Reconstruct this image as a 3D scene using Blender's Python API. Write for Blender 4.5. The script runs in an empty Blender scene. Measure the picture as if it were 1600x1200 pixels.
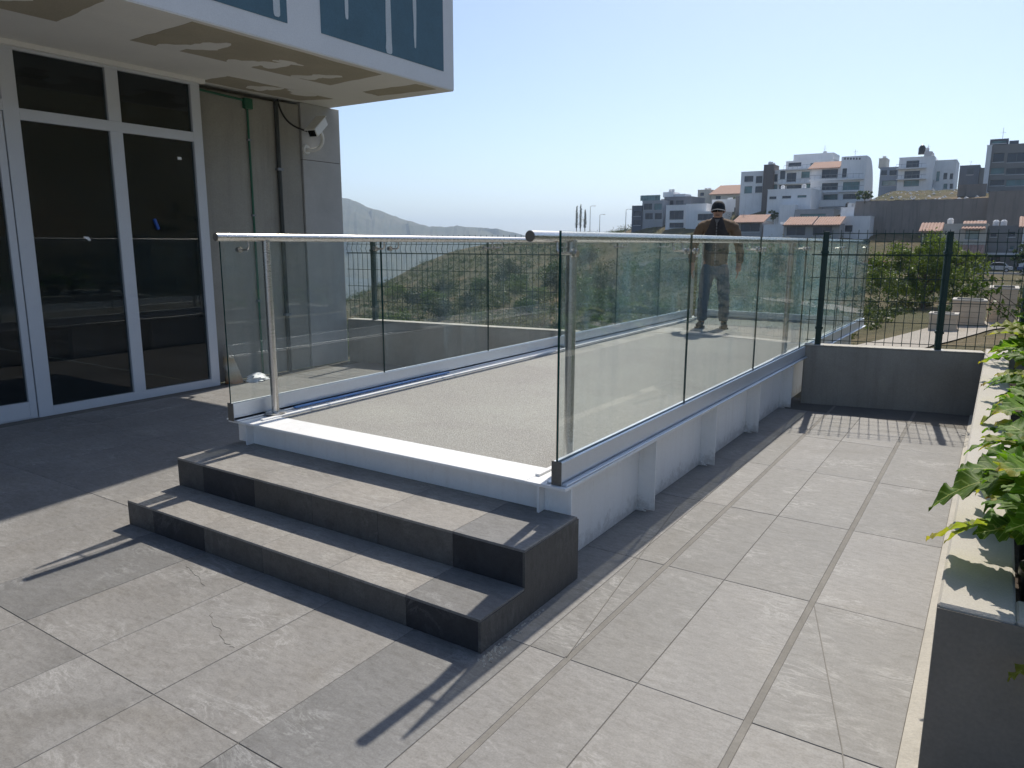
import bpy, bmesh, math, random
import numpy as np
from mathutils import Vector, Matrix

random.seed(7)
RNG = np.random.default_rng(7)
scene = bpy.context.scene
COL = scene.collection
R = math.radians

# ------------------------------------------------------------------ camera
cam_d = bpy.data.cameras.new('camera')
cam = bpy.data.objects.new('camera', cam_d)
COL.objects.link(cam)
cam_d.sensor_width = 36.0
cam_d.lens = 1156.95 / 1600 * 36.0
cam_d.clip_start = 0.05
cam_d.clip_end = 40000
_r, _u, _f = Vector((0.836426, 0.548072, 0.002907)), Vector((-0.104922, 0.154914, 0.982341)), Vector((-0.537943, 0.82196, -0.187079))
cam.matrix_world = Matrix(((_r.x, _u.x, -_f.x, 0), (_r.y, _u.y, -_f.y, 0), (_r.z, _u.z, -_f.z, 1.6), (0, 0, 0, 1)))
scene.camera = cam

# ------------------------------------------------------------------ sky and sun
SUN_DIR = Vector((-0.108, 0.795, 1.0)).normalized()
SUN_EL = math.asin(SUN_DIR.z)
SUN_AZ = math.atan2(SUN_DIR.x, SUN_DIR.y)
world = bpy.data.worlds.new('World')
scene.world = world
world.use_nodes = True
nt = world.node_tree
nt.nodes.clear()
sky = nt.nodes.new('ShaderNodeTexSky')
sky.sky_type = 'NISHITA'
sky.sun_disc = False
sky.sun_elevation = SUN_EL
sky.sun_rotation = SUN_AZ
sky.altitude = 1800
sky.air_density = 1.0
sky.dust_density = 4.0
sky.ozone_density = 2.0
bg = nt.nodes.new('ShaderNodeBackground')
bg.inputs['Strength'].default_value = 0.12
wo = nt.nodes.new('ShaderNodeOutputWorld')
nt.links.new(sky.outputs[0], bg.inputs['Color'])
nt.links.new(bg.outputs[0], wo.inputs['Surface'])

sun_d = bpy.data.lights.new('sun', 'SUN')
sun_d.energy = 3.7
sun_d.angle = R(0.55)
sun_d.color = (1.0, 0.935, 0.83)
sun = bpy.data.objects.new('sun', sun_d)
COL.objects.link(sun)
sun.rotation_euler = SUN_DIR.to_track_quat('Z', 'Y').to_euler()
sun.location = (0, 40, 60)

scene.view_settings.view_transform = 'Standard'
scene.view_settings.look = 'None'
scene.view_settings.gamma = 1.0
scene.view_settings.use_curve_mapping = False
scene.view_settings.exposure = 0.42

cy = scene.cycles
cy.use_denoising = True
cy.use_adaptive_sampling = True
cy.adaptive_threshold = .02
cy.max_bounces = 7
cy.diffuse_bounces = 4
cy.glossy_bounces = 4
cy.transmission_bounces = 4
cy.transparent_max_bounces = 40
cy.volume_bounces = 0
cy.caustics_reflective = False
cy.caustics_refractive = False
cy.sample_clamp_indirect = 6

# ------------------------------------------------------------------ materials
MATS = {}


class NT:
    """small node helper"""
    def __init__(self, name):
        m = bpy.data.materials.new(name)
        m.use_nodes = True
        self.m, self.t = m, m.node_tree
        self.t.nodes.clear()
        self.out = self.n('ShaderNodeOutputMaterial')
        MATS[name] = m

    def n(self, kind, **kw):
        nd = self.t.nodes.new(kind)
        for k, v in kw.items():
            setattr(nd, k, v)
        return nd

    def l(self, a, b):
        self.t.links.new(a, b)

    def coord(self, kind='Object', scale=(1, 1, 1), rnd=True):
        tc = self.n('ShaderNodeTexCoord')
        mp = self.n('ShaderNodeMapping')
        mp.inputs['Scale'].default_value = scale
        if rnd:
            oi = self.n('ShaderNodeObjectInfo')
            mu = self.n('ShaderNodeVectorMath', operation='SCALE')
            cb = self.n('ShaderNodeCombineXYZ')
            for i in range(3):
                self.l(oi.outputs['Random'], cb.inputs[i])
            self.l(cb.outputs[0], mu.inputs[0])
            mu.inputs['Scale'].default_value = 61.7
            ad = self.n('ShaderNodeVectorMath', operation='ADD')
            self.l(tc.outputs[kind], ad.inputs[0])
            self.l(mu.outputs[0], ad.inputs[1])
            self.l(ad.outputs[0], mp.inputs['Vector'])
        else:
            self.l(tc.outputs[kind], mp.inputs['Vector'])
        return mp.outputs[0]

    def noise(self, vec, scale, detail=6, rough=.6, dist=0):
        nd = self.n('ShaderNodeTexNoise')
        nd.inputs['Scale'].default_value = scale
        nd.inputs['Detail'].default_value = detail
        nd.inputs['Roughness'].default_value = rough
        nd.inputs['Distortion'].default_value = dist
        self.l(vec, nd.inputs['Vector'])
        return nd.outputs['Fac']

    def ramp(self, fac, stops):
        r = self.n('ShaderNodeValToRGB')
        el = r.color_ramp.elements
        while len(el) < len(stops):
            el.new(.5)
        for e, (p, c) in zip(el, stops):
            e.position = p
            e.color = (*c, 1) if len(c) == 3 else c
        self.l(fac, r.inputs['Fac'])
        return r.outputs['Color']

    def mix(self, fac, a, b, blend='MIX'):
        mx = self.n('ShaderNodeMix', data_type='RGBA', blend_type=blend)
        for sock, v in ((mx.inputs['Factor'], fac), (mx.inputs['A'], a), (mx.inputs['B'], b)):
            if isinstance(v, (int, float)):
                sock.default_value = v
            elif isinstance(v, tuple):
                sock.default_value = (*v, 1)
            else:
                self.l(v, sock)
        return mx.outputs['Result']

    def math(self, op, a, b=0.0, clamp=False):
        nd = self.n('ShaderNodeMath', operation=op, use_clamp=clamp)
        for i, v in enumerate((a, b)):
            if isinstance(v, (int, float)):
                nd.inputs[i].default_value = v
            else:
                self.l(v, nd.inputs[i])
        return nd.outputs[0]

    def principled(self, color, rough=.6, metal=0.0, bump=None, bstr=.2, bdist=.01, spec=.5):
        p = self.n('ShaderNodeBsdfPrincipled')
        for k, v in (('Base Color', color), ('Roughness', rough), ('Metallic', metal)):
            if isinstance(v, (int, float)):
                p.inputs[k].default_value = v
            elif isinstance(v, tuple):
                p.inputs[k].default_value = (*v, 1)
            else:
                self.l(v, p.inputs[k])
        p.inputs['Specular IOR Level'].default_value = spec
        if bump is not None:
            b = self.n('ShaderNodeBump')
            b.inputs['Strength'].default_value = bstr
            b.inputs['Distance'].default_value = bdist
            self.l(bump, b.inputs['Height'])
            self.l(b.outputs[0], p.inputs['Normal'])
        return p

    def done(self, shader):
        self.l(shader, self.out.inputs['Surface'])
        return self.m


def sc(c, k):
    return tuple(min(1, v * k) for v in c)


def surface(name, c, var=.18, scale=3.0, rough=.7, metal=0.0, bstr=.15, fine=80.0, finev=.08, spec=.5, kind='Object', streak=None, tint=None, grime=None, splash=None):
    """general procedural surface: broad blotches + fine grain + bump"""
    t = NT(name)
    v = t.coord(kind)
    n1 = t.noise(v, scale, 8, .62, .3)
    col = t.ramp(n1, [(.28, sc(c, 1 - var)), (.72, sc(c, 1 + var))])
    if tint:
        n3 = t.noise(v, scale * .45, 5, .6, .6)
        f = t.ramp(n3, [(.48, (0, 0, 0)), (.72, (1, 1, 1))])
        col = t.mix(f, col, tint)
    if streak:
        v2 = t.coord(kind, scale=(4, 4, .35))
        n4 = t.noise(v2, scale * 1.5, 6, .7)
        f = t.ramp(n4, [(.5, (0, 0, 0)), (.75, (1, 1, 1))])
        col = t.mix(f, col, streak)
    if grime:
        n9 = t.noise(v, scale * 2.2, 9, .75, .8)
        col = t.mix(t.ramp(n9, [(.63, (0, 0, 0)), (.74, (.8, .8, .8))]), col, grime)
    if splash:
        gp = t.n('ShaderNodeNewGeometry')
        sz = t.n('ShaderNodeSeparateXYZ')
        t.l(gp.outputs['Position'], sz.inputs[0])
        hgt = t.math('MULTIPLY', t.math('SUBTRACT', .14, sz.outputs['Z']), 2.6)
        n10 = t.noise(gp.outputs['Position'], 16, 8, .75)
        f10 = t.math('MULTIPLY', t.math('SUBTRACT', t.math('ADD', n10, hgt), .62), 5, True)
        col = t.mix(t.math('MULTIPLY', f10, .45), col, splash)
    n2 = t.noise(v, fine, 3, .6)
    g = t.ramp(n2, [(.3, (1 - finev,) * 3), (.7, (1 + finev,) * 3)])
    col = t.mix(1.0, col, g, 'MULTIPLY')
    rr = t.math('ADD', t.math('MULTIPLY', n1, .2), rough - .1, True)
    hb = t.math('ADD', t.math('MULTIPLY', n2, .5), t.math('MULTIPLY', n1, .6))
    p = t.principled(col, rr, metal, hb, bstr, .008, spec)
    return t.done(p.outputs[0])


def tile_mat(name, c, warm, vein, tone=.10):
    t = NT(name)
    v = t.coord('Object')
    vs = t.coord('Object', scale=(1.0, 2.6, 1))
    n1 = t.noise(v, 2.3, 10, .62, .5)
    n2 = t.noise(vs, 3.4, 9, .68, 1.6)
    n3 = t.noise(v, 130, 3, .7)
    n7 = t.noise(vs, 17, 6, .72, .6)
    n4 = t.noise(v, .9, 6, .6, .4)
    col = t.ramp(n1, [(.3, sc(c, .84)), (.7, sc(c, 1.13))])
    col = t.mix(t.ramp(n4, [(.42, (0, 0, 0)), (.68, (.8, .8, .8))]), col, warm)
    band = t.ramp(n2, [(.46, (0, 0, 0)), (.505, (1, 1, 1)), (.55, (0, 0, 0))])
    patch = t.ramp(t.noise(v, 3.1, 5, .6), [(.5, (0, 0, 0)), (.68, (1, 1, 1))])
    vf = t.math('MULTIPLY', t.math('MULTIPLY', band, patch), .5)
    col = t.mix(vf, col, vein)
    sp = t.ramp(n3, [(.3, (.84,) * 3), (.7, (1.13,) * 3)])
    col = t.mix(1.0, col, sp, 'MULTIPLY')
    col = t.mix(1.0, col, t.ramp(n7, [(.32, (.80, .79, .77)), (.5, (1, 1, 1)), (.68, (1.15, 1.15, 1.14))]), 'MULTIPLY')
    oi = t.n('ShaderNodeObjectInfo')
    tn = t.math('ADD', t.math('MULTIPLY', oi.outputs['Random'], tone * 2), 1 - tone)
    cb = t.n('ShaderNodeCombineXYZ')
    for i in range(3):
        t.l(tn, cb.inputs[i])
    col = t.mix(1.0, col, cb.outputs[0], 'MULTIPLY')
    # dried puddle rims and grime, in the place's own coordinates
    g = t.n('ShaderNodeNewGeometry')
    n5 = t.noise(g.outputs['Position'], 1.1, 9, .7, .8)
    gr = t.ramp(n5, [(.36, (.91, .90, .88)), (.46, (1, 1, 1)), (.62, (1, 1, 1)), (.72, (1.07, 1.06, 1.04))])
    col = t.mix(1.0, col, gr, 'MULTIPLY')
    n6 = t.noise(g.outputs['Position'], 34, 3, .8)
    col = t.mix(t.ramp(n6, [(.70, (0, 0, 0)), (.76, (.55, .55, .55))]), col, sc(vein, .95))
    rr = t.math('ADD', t.math('MULTIPLY', n1, .25), .46)
    hb = t.math('ADD', t.math('MULTIPLY', n3, .35), t.math('MULTIPLY', n2, .8))
    p = t.principled(col, rr, 0, hb, .22, .004, .28)
    return t.done(p.outputs[0])


tile_mat('tile', (.229, .222, .212), (.240, .229, .214), (.43, .425, .41), .045)
tile_mat('tile_grey', (.182, .180, .176), (.196, .192, .184), (.40, .40, .39), .04)
tile_mat('tile_pale', (.200, .195, .185), (.210, .202, .189), (.46, .45, .43), .04)
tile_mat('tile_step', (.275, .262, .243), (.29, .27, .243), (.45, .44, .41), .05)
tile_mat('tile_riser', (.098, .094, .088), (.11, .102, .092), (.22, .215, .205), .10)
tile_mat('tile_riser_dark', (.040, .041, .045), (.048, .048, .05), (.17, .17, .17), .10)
surface('grout', (.205, .193, .172), .2, 6, .9)
surface('grout_dark', (.13, .12, .105), .2, 6, .9)
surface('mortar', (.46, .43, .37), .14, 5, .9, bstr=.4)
surface('concrete', (.215, .205, .19), .16, 1.6, .85, bstr=.35, tint=(.26, .25, .235))
surface('concrete_wall', (.32, .305, .262), .18, 1.1, .85, bstr=.3, streak=(.27, .257, .225))
surface('concrete_column', (.44, .43, .40), .16, 1.3, .8, bstr=.25, tint=(.52, .51, .49))
surface('render_shaded', (.185, .166, .138), .22, 2.2, .9, bstr=.3, tint=(.21, .19, .16))  # planter's near end, with its shade put into the colour
surface('render_cream', (.44, .41, .355), .08, 3, .9, bstr=.45, fine=150)
surface('render_grey', (.33, .305, .26), .2, 1.7, .9, bstr=.3, streak=(.26, .24, .208))
surface('white_steel', (.84, .84, .825), .025, 2.5, .42, bstr=.04, fine=40, finev=.02, streak=(.77, .76, .735), grime=(.52, .48, .42), splash=(.33, .30, .26))
surface('white_alu', (.62, .64, .66), .03, 2, .35, bstr=.03, finev=.02)
surface('white_paint', (.78, .78, .77), .05, 1.5, .75, bstr=.12, finev=.04)
surface('soffit_paint', (.82, .80, .75), .05, 1.1, .85, bstr=.15, finev=.03)
surface('board_beige', (.42, .375, .285), .10, 2.0, .9, bstr=.1)
surface('board_blue', (.085, .165, .21), .12, 3.0, .75, bstr=.12)
surface('compound', (.62, .66, .66), .06, 4.0, .85, bstr=.2)
surface('channel_alu', (.66, .70, .74), .05, 3.0, .38, .55, bstr=.05, finev=.03)
surface('channel_end', (.16, .145, .12), .2, 10, .7)
surface('green_steel', (.007, .036, .027), .15, 5, .45, bstr=.06)
surface('green_pipe', (.02, .12, .065), .15, 6, .5)
surface('dark_pipe', (.045, .05, .045), .2, 6, .6)
surface('black_rubber', (.012, .012, .012), .2, 9, .55)
surface('black_plastic', (.014, .014, .015), .3, 14, .35)
surface('camera_white', (.72, .72, .69), .05, 8, .4)
surface('soil', (.06, .043, .03), .4, 9, .95, bstr=.8, fine=40, finev=.4)
surface('blue_film', (.05, .19, .46), .1, 9, .35)
surface('white_sheet', (.75, .76, .78), .05, 9, .5)
surface('interior', (.15, .15, .145), .12, 1, .8)
surface('interior_floor', (.17, .16, .15), .12, 1, .4)
surface('blue_handle', (.02, .09, .40), .1, 9, .4)
surface('sticker', (.80, .80, .78), .05, 20, .7)
surface('terracotta', (.37, .225, .165), .2, 1.2, .85, bstr=.4)
surface('asphalt', (.055, .055, .056), .2, .4, .9)
surface('kerb', (.48, .47, .45), .12, .8, .9)
surface('gravel', (.32, .285, .235), .18, .5, .95, fine=18, finev=.25, bstr=.6)
surface('trough', (.58, .47, .34), .12, 1.2, .9, bstr=.35)
surface('bark', (.10, .075, .05), .3, 5, .9, bstr=.7)
surface('tyre', (.02, .02, .02), .2, 8, .85)
surface('stalk', (.28, .36, .10), .15, 14, .5)
for _n, _c in dict(slate=(.105, .12, .15), grey=(.36, .365, .38), greydk=(.17, .18, .20), greylt=(.38, .375, .37), white=(.80, .795, .785),
                   cream=(.60, .55, .46), brown=(.14, .12, .115), bluegrey=(.30, .34, .40), greywarm=(.27, .255, .24), slab=(.70, .70, .69)).items():
    surface('house_' + _n, _c, .07, .35, .85, bstr=.15, streak=sc(_c, .86))
surface('retaining', (.225, .20, .18), .16, .22, .9, bstr=.3, streak=(.12, .11, .105))
surface('window_frame', (.12, .12, .13), .1, 3, .5)
surface('car_white', (.7, .7, .7), .02, 2, .25)
surface('car_red', (.32, .03, .025), .04, 2, .25)
surface('car_blue', (.05, .09, .2), .04, 2, .25)
surface('car_silver', (.45, .47, .5), .03, 2, .25, .5)
surface('lamp_metal', (.25, .26, .27), .1, 3, .5, .4)
surface('cloth_brown', (.14, .092, .055), .25, 12, .9, bstr=.4)
surface('cloth_dark', (.038, .031, .028), .3, 14, .85, bstr=.4)
surface('denim', (.085, .11, .15), .3, 10, .9, bstr=.4)
surface('boot', (.025, .022, .02), .2, 12, .6)
surface('skin', (.46, .25, .17), .08, 10, .55)
surface('cap_black', (.014, .016, .02), .2, 12, .8)
surface('zip_metal', (.16, .15, .14), .1, 9, .5)
surface('cap_edge', (.5, .5, .5), .05, 9, .7)
surface('lens_black', (.006, .006, .006), .1, 9, .1)
surface('hair', (.015, .012, .01), .2, 20, .7)


def steel_mat():
    t = NT('stainless')
    v = t.coord('Object', scale=(160, 4, 160))
    n = t.noise(v, 6, 3, .6)
    rr = t.math('ADD', t.math('MULTIPLY', n, .10), .22)
    p = t.principled(t.ramp(n, [(.3, (.52, .50, .47)), (.7, (.64, .62, .59))]), rr, 1.0, None)
    t.done(p.outputs[0])


steel_mat()


def glass_mat(name, tint, dust=.05, streak=.12, ior=1.5, dustcol=(.72, .78, .78)):
    """thin architectural pane: clear transmission, Fresnel mirror, streaks of dried dust"""
    t = NT(name)
    tr = t.n('ShaderNodeBsdfTransparent')
    tr.inputs['Color'].default_value = (*tint, 1)
    gl = t.n('ShaderNodeBsdfGlossy')
    gl.inputs['Roughness'].default_value = .004
    fr = t.n('ShaderNodeFresnel')
    gb = t.n('ShaderNodeNewGeometry')           # both faces of the pane mirror alike
    t.l(t.math('ADD', t.math('MULTIPLY', gb.outputs['Backfacing'], 1 / ior - ior), ior), fr.inputs['IOR'])
    m1 = t.n('ShaderNodeMixShader')
    t.l(fr.outputs[0], m1.inputs[0])
    t.l(tr.outputs[0], m1.inputs[1])
    t.l(gl.outputs[0], m1.inputs[2])
    if dust <= 0:
        return t.done(m1.outputs[0])
    df = t.n('ShaderNodeBsdfDiffuse')
    df.inputs['Color'].default_value = (*dustcol, 1)
    tl = t.n('ShaderNodeBsdfTranslucent')
    tl.inputs['Color'].default_value = (*dustcol, 1)
    md = t.n('ShaderNodeMixShader')
    md.inputs[0].default_value = .55
    t.l(df.outputs[0], md.inputs[1])
    t.l(tl.outputs[0], md.inputs[2])
    v = t.coord('Object', scale=(3, 3, .22))
    n1 = t.noise(v, 3.2, 3, .65)
    v2 = t.coord('Object')
    n2 = t.noise(v2, 1.4, 3, .65)
    s = t.ramp(n1, [(.45, (0, 0, 0)), (.8, (1, 1, 1))])
    b = t.ramp(n2, [(.35, (0, 0, 0)), (.75, (1, 1, 1))])
    fac = t.math('ADD', t.math('MULTIPLY', t.math('MULTIPLY', s, b), streak), t.math('ADD', t.math('MULTIPLY', b, dust * .7), dust * .5))
    m2 = t.n('ShaderNodeMixShader')
    t.l(fac, m2.inputs[0])
    t.l(m1.outputs[0], m2.inputs[1])
    t.l(md.outputs[0], m2.inputs[2])
    return t.done(m2.outputs[0])


glass_mat('rail_glass', (.955, .981, .975), .036, .15, dustcol=(.55, .75, .82))
glass_mat('rail_glass_dusty', (.93, .975, .963), .12, .38, dustcol=(.52, .76, .82))
glass_mat('shop_glass', (.45, .49, .50), .06, .04, dustcol=(.42, .52, .55))
glass_mat('terrace_glass', (.55, .8, .78), .08, .1)
surface('glass_edge', (.010, .05, .042), .1, 3, .12)


def pane_mat(name, c):
    t = NT(name)
    v = t.coord('Object')
    n = t.noise(v, .5, 3, .6)
    p = t.principled(t.ramp(n, [(.3, sc(c, .6)), (.7, sc(c, 1.3))]), .08, 0, None)
    t.done(p.outputs[0])


pane_mat('house_pane', (.035, .045, .07))
pane_mat('house_pane_teal', (.12, .22, .23))
pane_mat('car_glass', (.02, .025, .03))


def aggregate_mat():
    t = NT('aggregate')
    v = t.coord('Object', rnd=False)
    n1 = t.noise(v, 190, 4, .75)
    n2 = t.noise(v, 1.2, 6, .6, .4)
    vo = t.n('ShaderNodeTexVoronoi')
    vo.inputs['Scale'].default_value = 150
    t.l(v, vo.inputs['Vector'])
    spk = t.ramp(vo.outputs['Color'], [(.15, (.20, .195, .18)), (.5, (.30, .29, .268)), (.85, (.44, .425, .395))])
    col = t.mix(.55, spk, t.ramp(n1, [(.3, (.20, .192, .178)), (.7, (.42, .405, .375))]))
    g = t.ramp(n2, [(.3, (.92, .92, .92)), (.7, (1.08, 1.11, 1.08))])
    col = t.mix(1.0, col, g, 'MULTIPLY')
    n8 = t.noise(v, 5, 5, .7, 1.0)
    col = t.mix(t.ramp(n8, [(.62, (0, 0, 0)), (.78, (.22, .22, .22))]), col, (.40, .38, .35))
    p = t.principled(col, .8, 0, t.math('ADD', n1, vo.outputs['Distance']), .6, .004, .3)
    t.done(p.outputs[0])


aggregate_mat()


def foliage_mat(name, stops, scale=.5, trans=.3, kind='pos', gloss=.5):
    t = NT(name)
    if kind == 'pos':
        g = t.n('ShaderNodeNewGeometry')
        v = g.outputs['Position']
    else:
        v = t.coord('Object')
    n = t.noise(v, scale, 5, .7)
    col = t.ramp(n, stops)
    n2 = t.noise(v, scale * 14, 2, .6)
    col = t.mix(1.0, col, t.ramp(n2, [(.3, (.7, .7, .7)), (.7, (1.3, 1.3, 1.25))]), 'MULTIPLY')
    p = t.principled(col, gloss, 0, None, spec=.25)
    tl = t.n('ShaderNodeBsdfTranslucent')
    t.l(t.mix(1.0, col, (1.25, 1.3, .7), 'MULTIPLY'), tl.inputs['Color'])
    m = t.n('ShaderNodeMixShader')
    m.inputs[0].default_value = trans
    t.l(p.outputs[0], m.inputs[1])
    t.l(tl.outputs[0], m.inputs[2])
    return t.done(m.outputs[0])


foliage_mat('scrub', [(.28, (.028, .045, .016)), (.46, (.055, .08, .026)), (.62, (.10, .105, .042)), (.80, (.16, .12, .065))], .12)
foliage_mat('shrub_green', [(.3, (.03, .06, .016)), (.6, (.065, .11, .025)), (.8, (.11, .15, .04))], .4)
foliage_mat('shrub_light', [(.3, (.06, .10, .025)), (.6, (.11, .155, .04)), (.8, (.16, .20, .06))], .4)
foliage_mat('shrub_grey', [(.3, (.025, .04, .022)), (.6, (.045, .065, .034)), (.8, (.08, .09, .05))], .4)
foliage_mat('tree_leaf', [(.3, (.055, .095, .018)), (.55, (.12, .165, .03)), (.8, (.20, .23, .05))], .5, .4)
foliage_mat('cypress_leaf', [(.3, (.012, .025, .012)), (.7, (.03, .05, .022))], .6, .15)
foliage_mat('ivy', [(.3, (.03, .055, .015)), (.7, (.09, .14, .03))], 1.5, .3)


def leaf_mat():
    t = NT('squash_leaf')
    tc = t.n('ShaderNodeTexCoord')
    sx = t.n('ShaderNodeSeparateXYZ')
    t.l(tc.outputs['Object'], sx.inputs[0])
    v = t.coord('Object')
    n = t.noise(v, 14, 6, .7)
    col = t.ramp(n, [(.3, (.065, .15, .014)), (.55, (.12, .225, .02)), (.8, (.22, .31, .045))])
    oi = t.n('ShaderNodeObjectInfo')
    k = t.math('ADD', t.math('MULTIPLY', oi.outputs['Random'], .5), .72)
    cb = t.n('ShaderNodeCombineXYZ')
    for i in range(3):
        t.l(k, cb.inputs[i])
    col = t.mix(1.0, col, cb.outputs[0], 'MULTIPLY')
    old = t.math('MULTIPLY', t.math('GREATER_THAN', t.math('FRACT', t.math('MULTIPLY', oi.outputs['Random'], 7.3)), .84), .65)
    col = t.mix(old, col, (.34, .31, .07))
    # pale midrib and side veins
    ax = t.math('ABSOLUTE', sx.outputs['X'])
    rib = t.math('LESS_THAN', ax, .0022)
    w = t.n('ShaderNodeTexWave')
    w.inputs['Scale'].default_value = 12
    w.inputs['Distortion'].default_value = .8
    cmb = t.n('ShaderNodeCombineXYZ')
    t.l(t.math('SUBTRACT', sx.outputs['Y'], t.math('MULTIPLY', ax, .75)), cmb.inputs[0])
    t.l(cmb.outputs[0], w.inputs['Vector'])
    vn = t.ramp(w.outputs['Fac'], [(.90, (0, 0, 0)), (.98, (.5, .5, .5))])
    col = t.mix(vn, col, (.30, .40, .12))
    col = t.mix(rib, col, (.42, .46, .18))
    # dry tips, on some leaves only
    tip = t.math('SUBTRACT', t.math('ADD', sx.outputs['Y'], t.math('MULTIPLY', n, .10)), .295)
    tip = t.math('MULTIPLY', t.math('MULTIPLY', tip, 18, True), t.math('GREATER_THAN', oi.outputs['Random'], .5))
    col = t.mix(tip, col, (.42, .34, .06))
    tip2 = t.math('MULTIPLY', t.math('SUBTRACT', tip, .75), 4, True)
    col = t.mix(tip2, col, (.12, .06, .02))
    p = t.principled(col, .55, 0, t.math('ADD', n, t.math('MULTIPLY', vn, -.6)), .5, .006, .25)
    tl = t.n('ShaderNodeBsdfTranslucent')
    t.l(t.mix(1.0, col, (1.3, 1.45, .5), 'MULTIPLY'), tl.inputs['Color'])
    m = t.n('ShaderNodeMixShader')
    m.inputs[0].default_value = .5
    t.l(p.outputs[0], m.inputs[1])
    t.l(tl.outputs[0], m.inputs[2])
    t.done(m.outputs[0])


leaf_mat()


def ground_mat():
    t = NT('dry_ground')
    g = t.n('ShaderNodeNewGeometry')
    v = g.outputs['Position']
    n1 = t.noise(v, .06, 8, .65)
    n2 = t.noise(v, 1.3, 6, .7)
    col = t.ramp(n1, [(.3, (.055, .062, .03)), (.52, (.10, .09, .05)), (.72, (.20, .145, .095))])
    col = t.mix(1.0, col, t.ramp(n2, [(.3, (.6, .6, .58)), (.7, (1.3, 1.28, 1.2))]), 'MULTIPLY')
    p = t.principled(col, .95, 0, n2, .7, .3, .1)
    t.done(p.outputs[0])
    t = NT('valley')
    g = t.n('ShaderNodeNewGeometry')
    v = g.outputs['Position']
    n1 = t.noise(v, .0022, 8, .6)
    col = t.ramp(n1, [(.3, (.03, .045, .045)), (.6, (.07, .08, .07))])
    vo = t.n('ShaderNodeTexVoronoi')
    vo.inputs['Scale'].default_value = .022
    t.l(v, vo.inputs['Vector'])
    city = t.ramp(t.noise(v, .0011, 4, .6), [(.42, (0, 0, 0)), (.6, (1, 1, 1))])
    dot = t.ramp(vo.outputs['Distance'], [(.18, (1, 1, 1)), (.26, (0, 0, 0))])
    col = t.mix(t.math('MULTIPLY', dot, city), col, (.62, .60, .57))
    p = t.principled(col, .95, 0, None, spec=.1)
    t.done(p.outputs[0])
    t = NT('mountain')
    g = t.n('ShaderNodeNewGeometry')
    n1 = t.noise(g.outputs['Position'], .006, 9, .7)
    p = t.principled(t.ramp(n1, [(.3, (.04, .055, .03)), (.7, (.13, .12, .075))]), .95, 0, n1, 1.0, 25, .1)
    t.done(p.outputs[0])


ground_mat()
M = MATS


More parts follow.
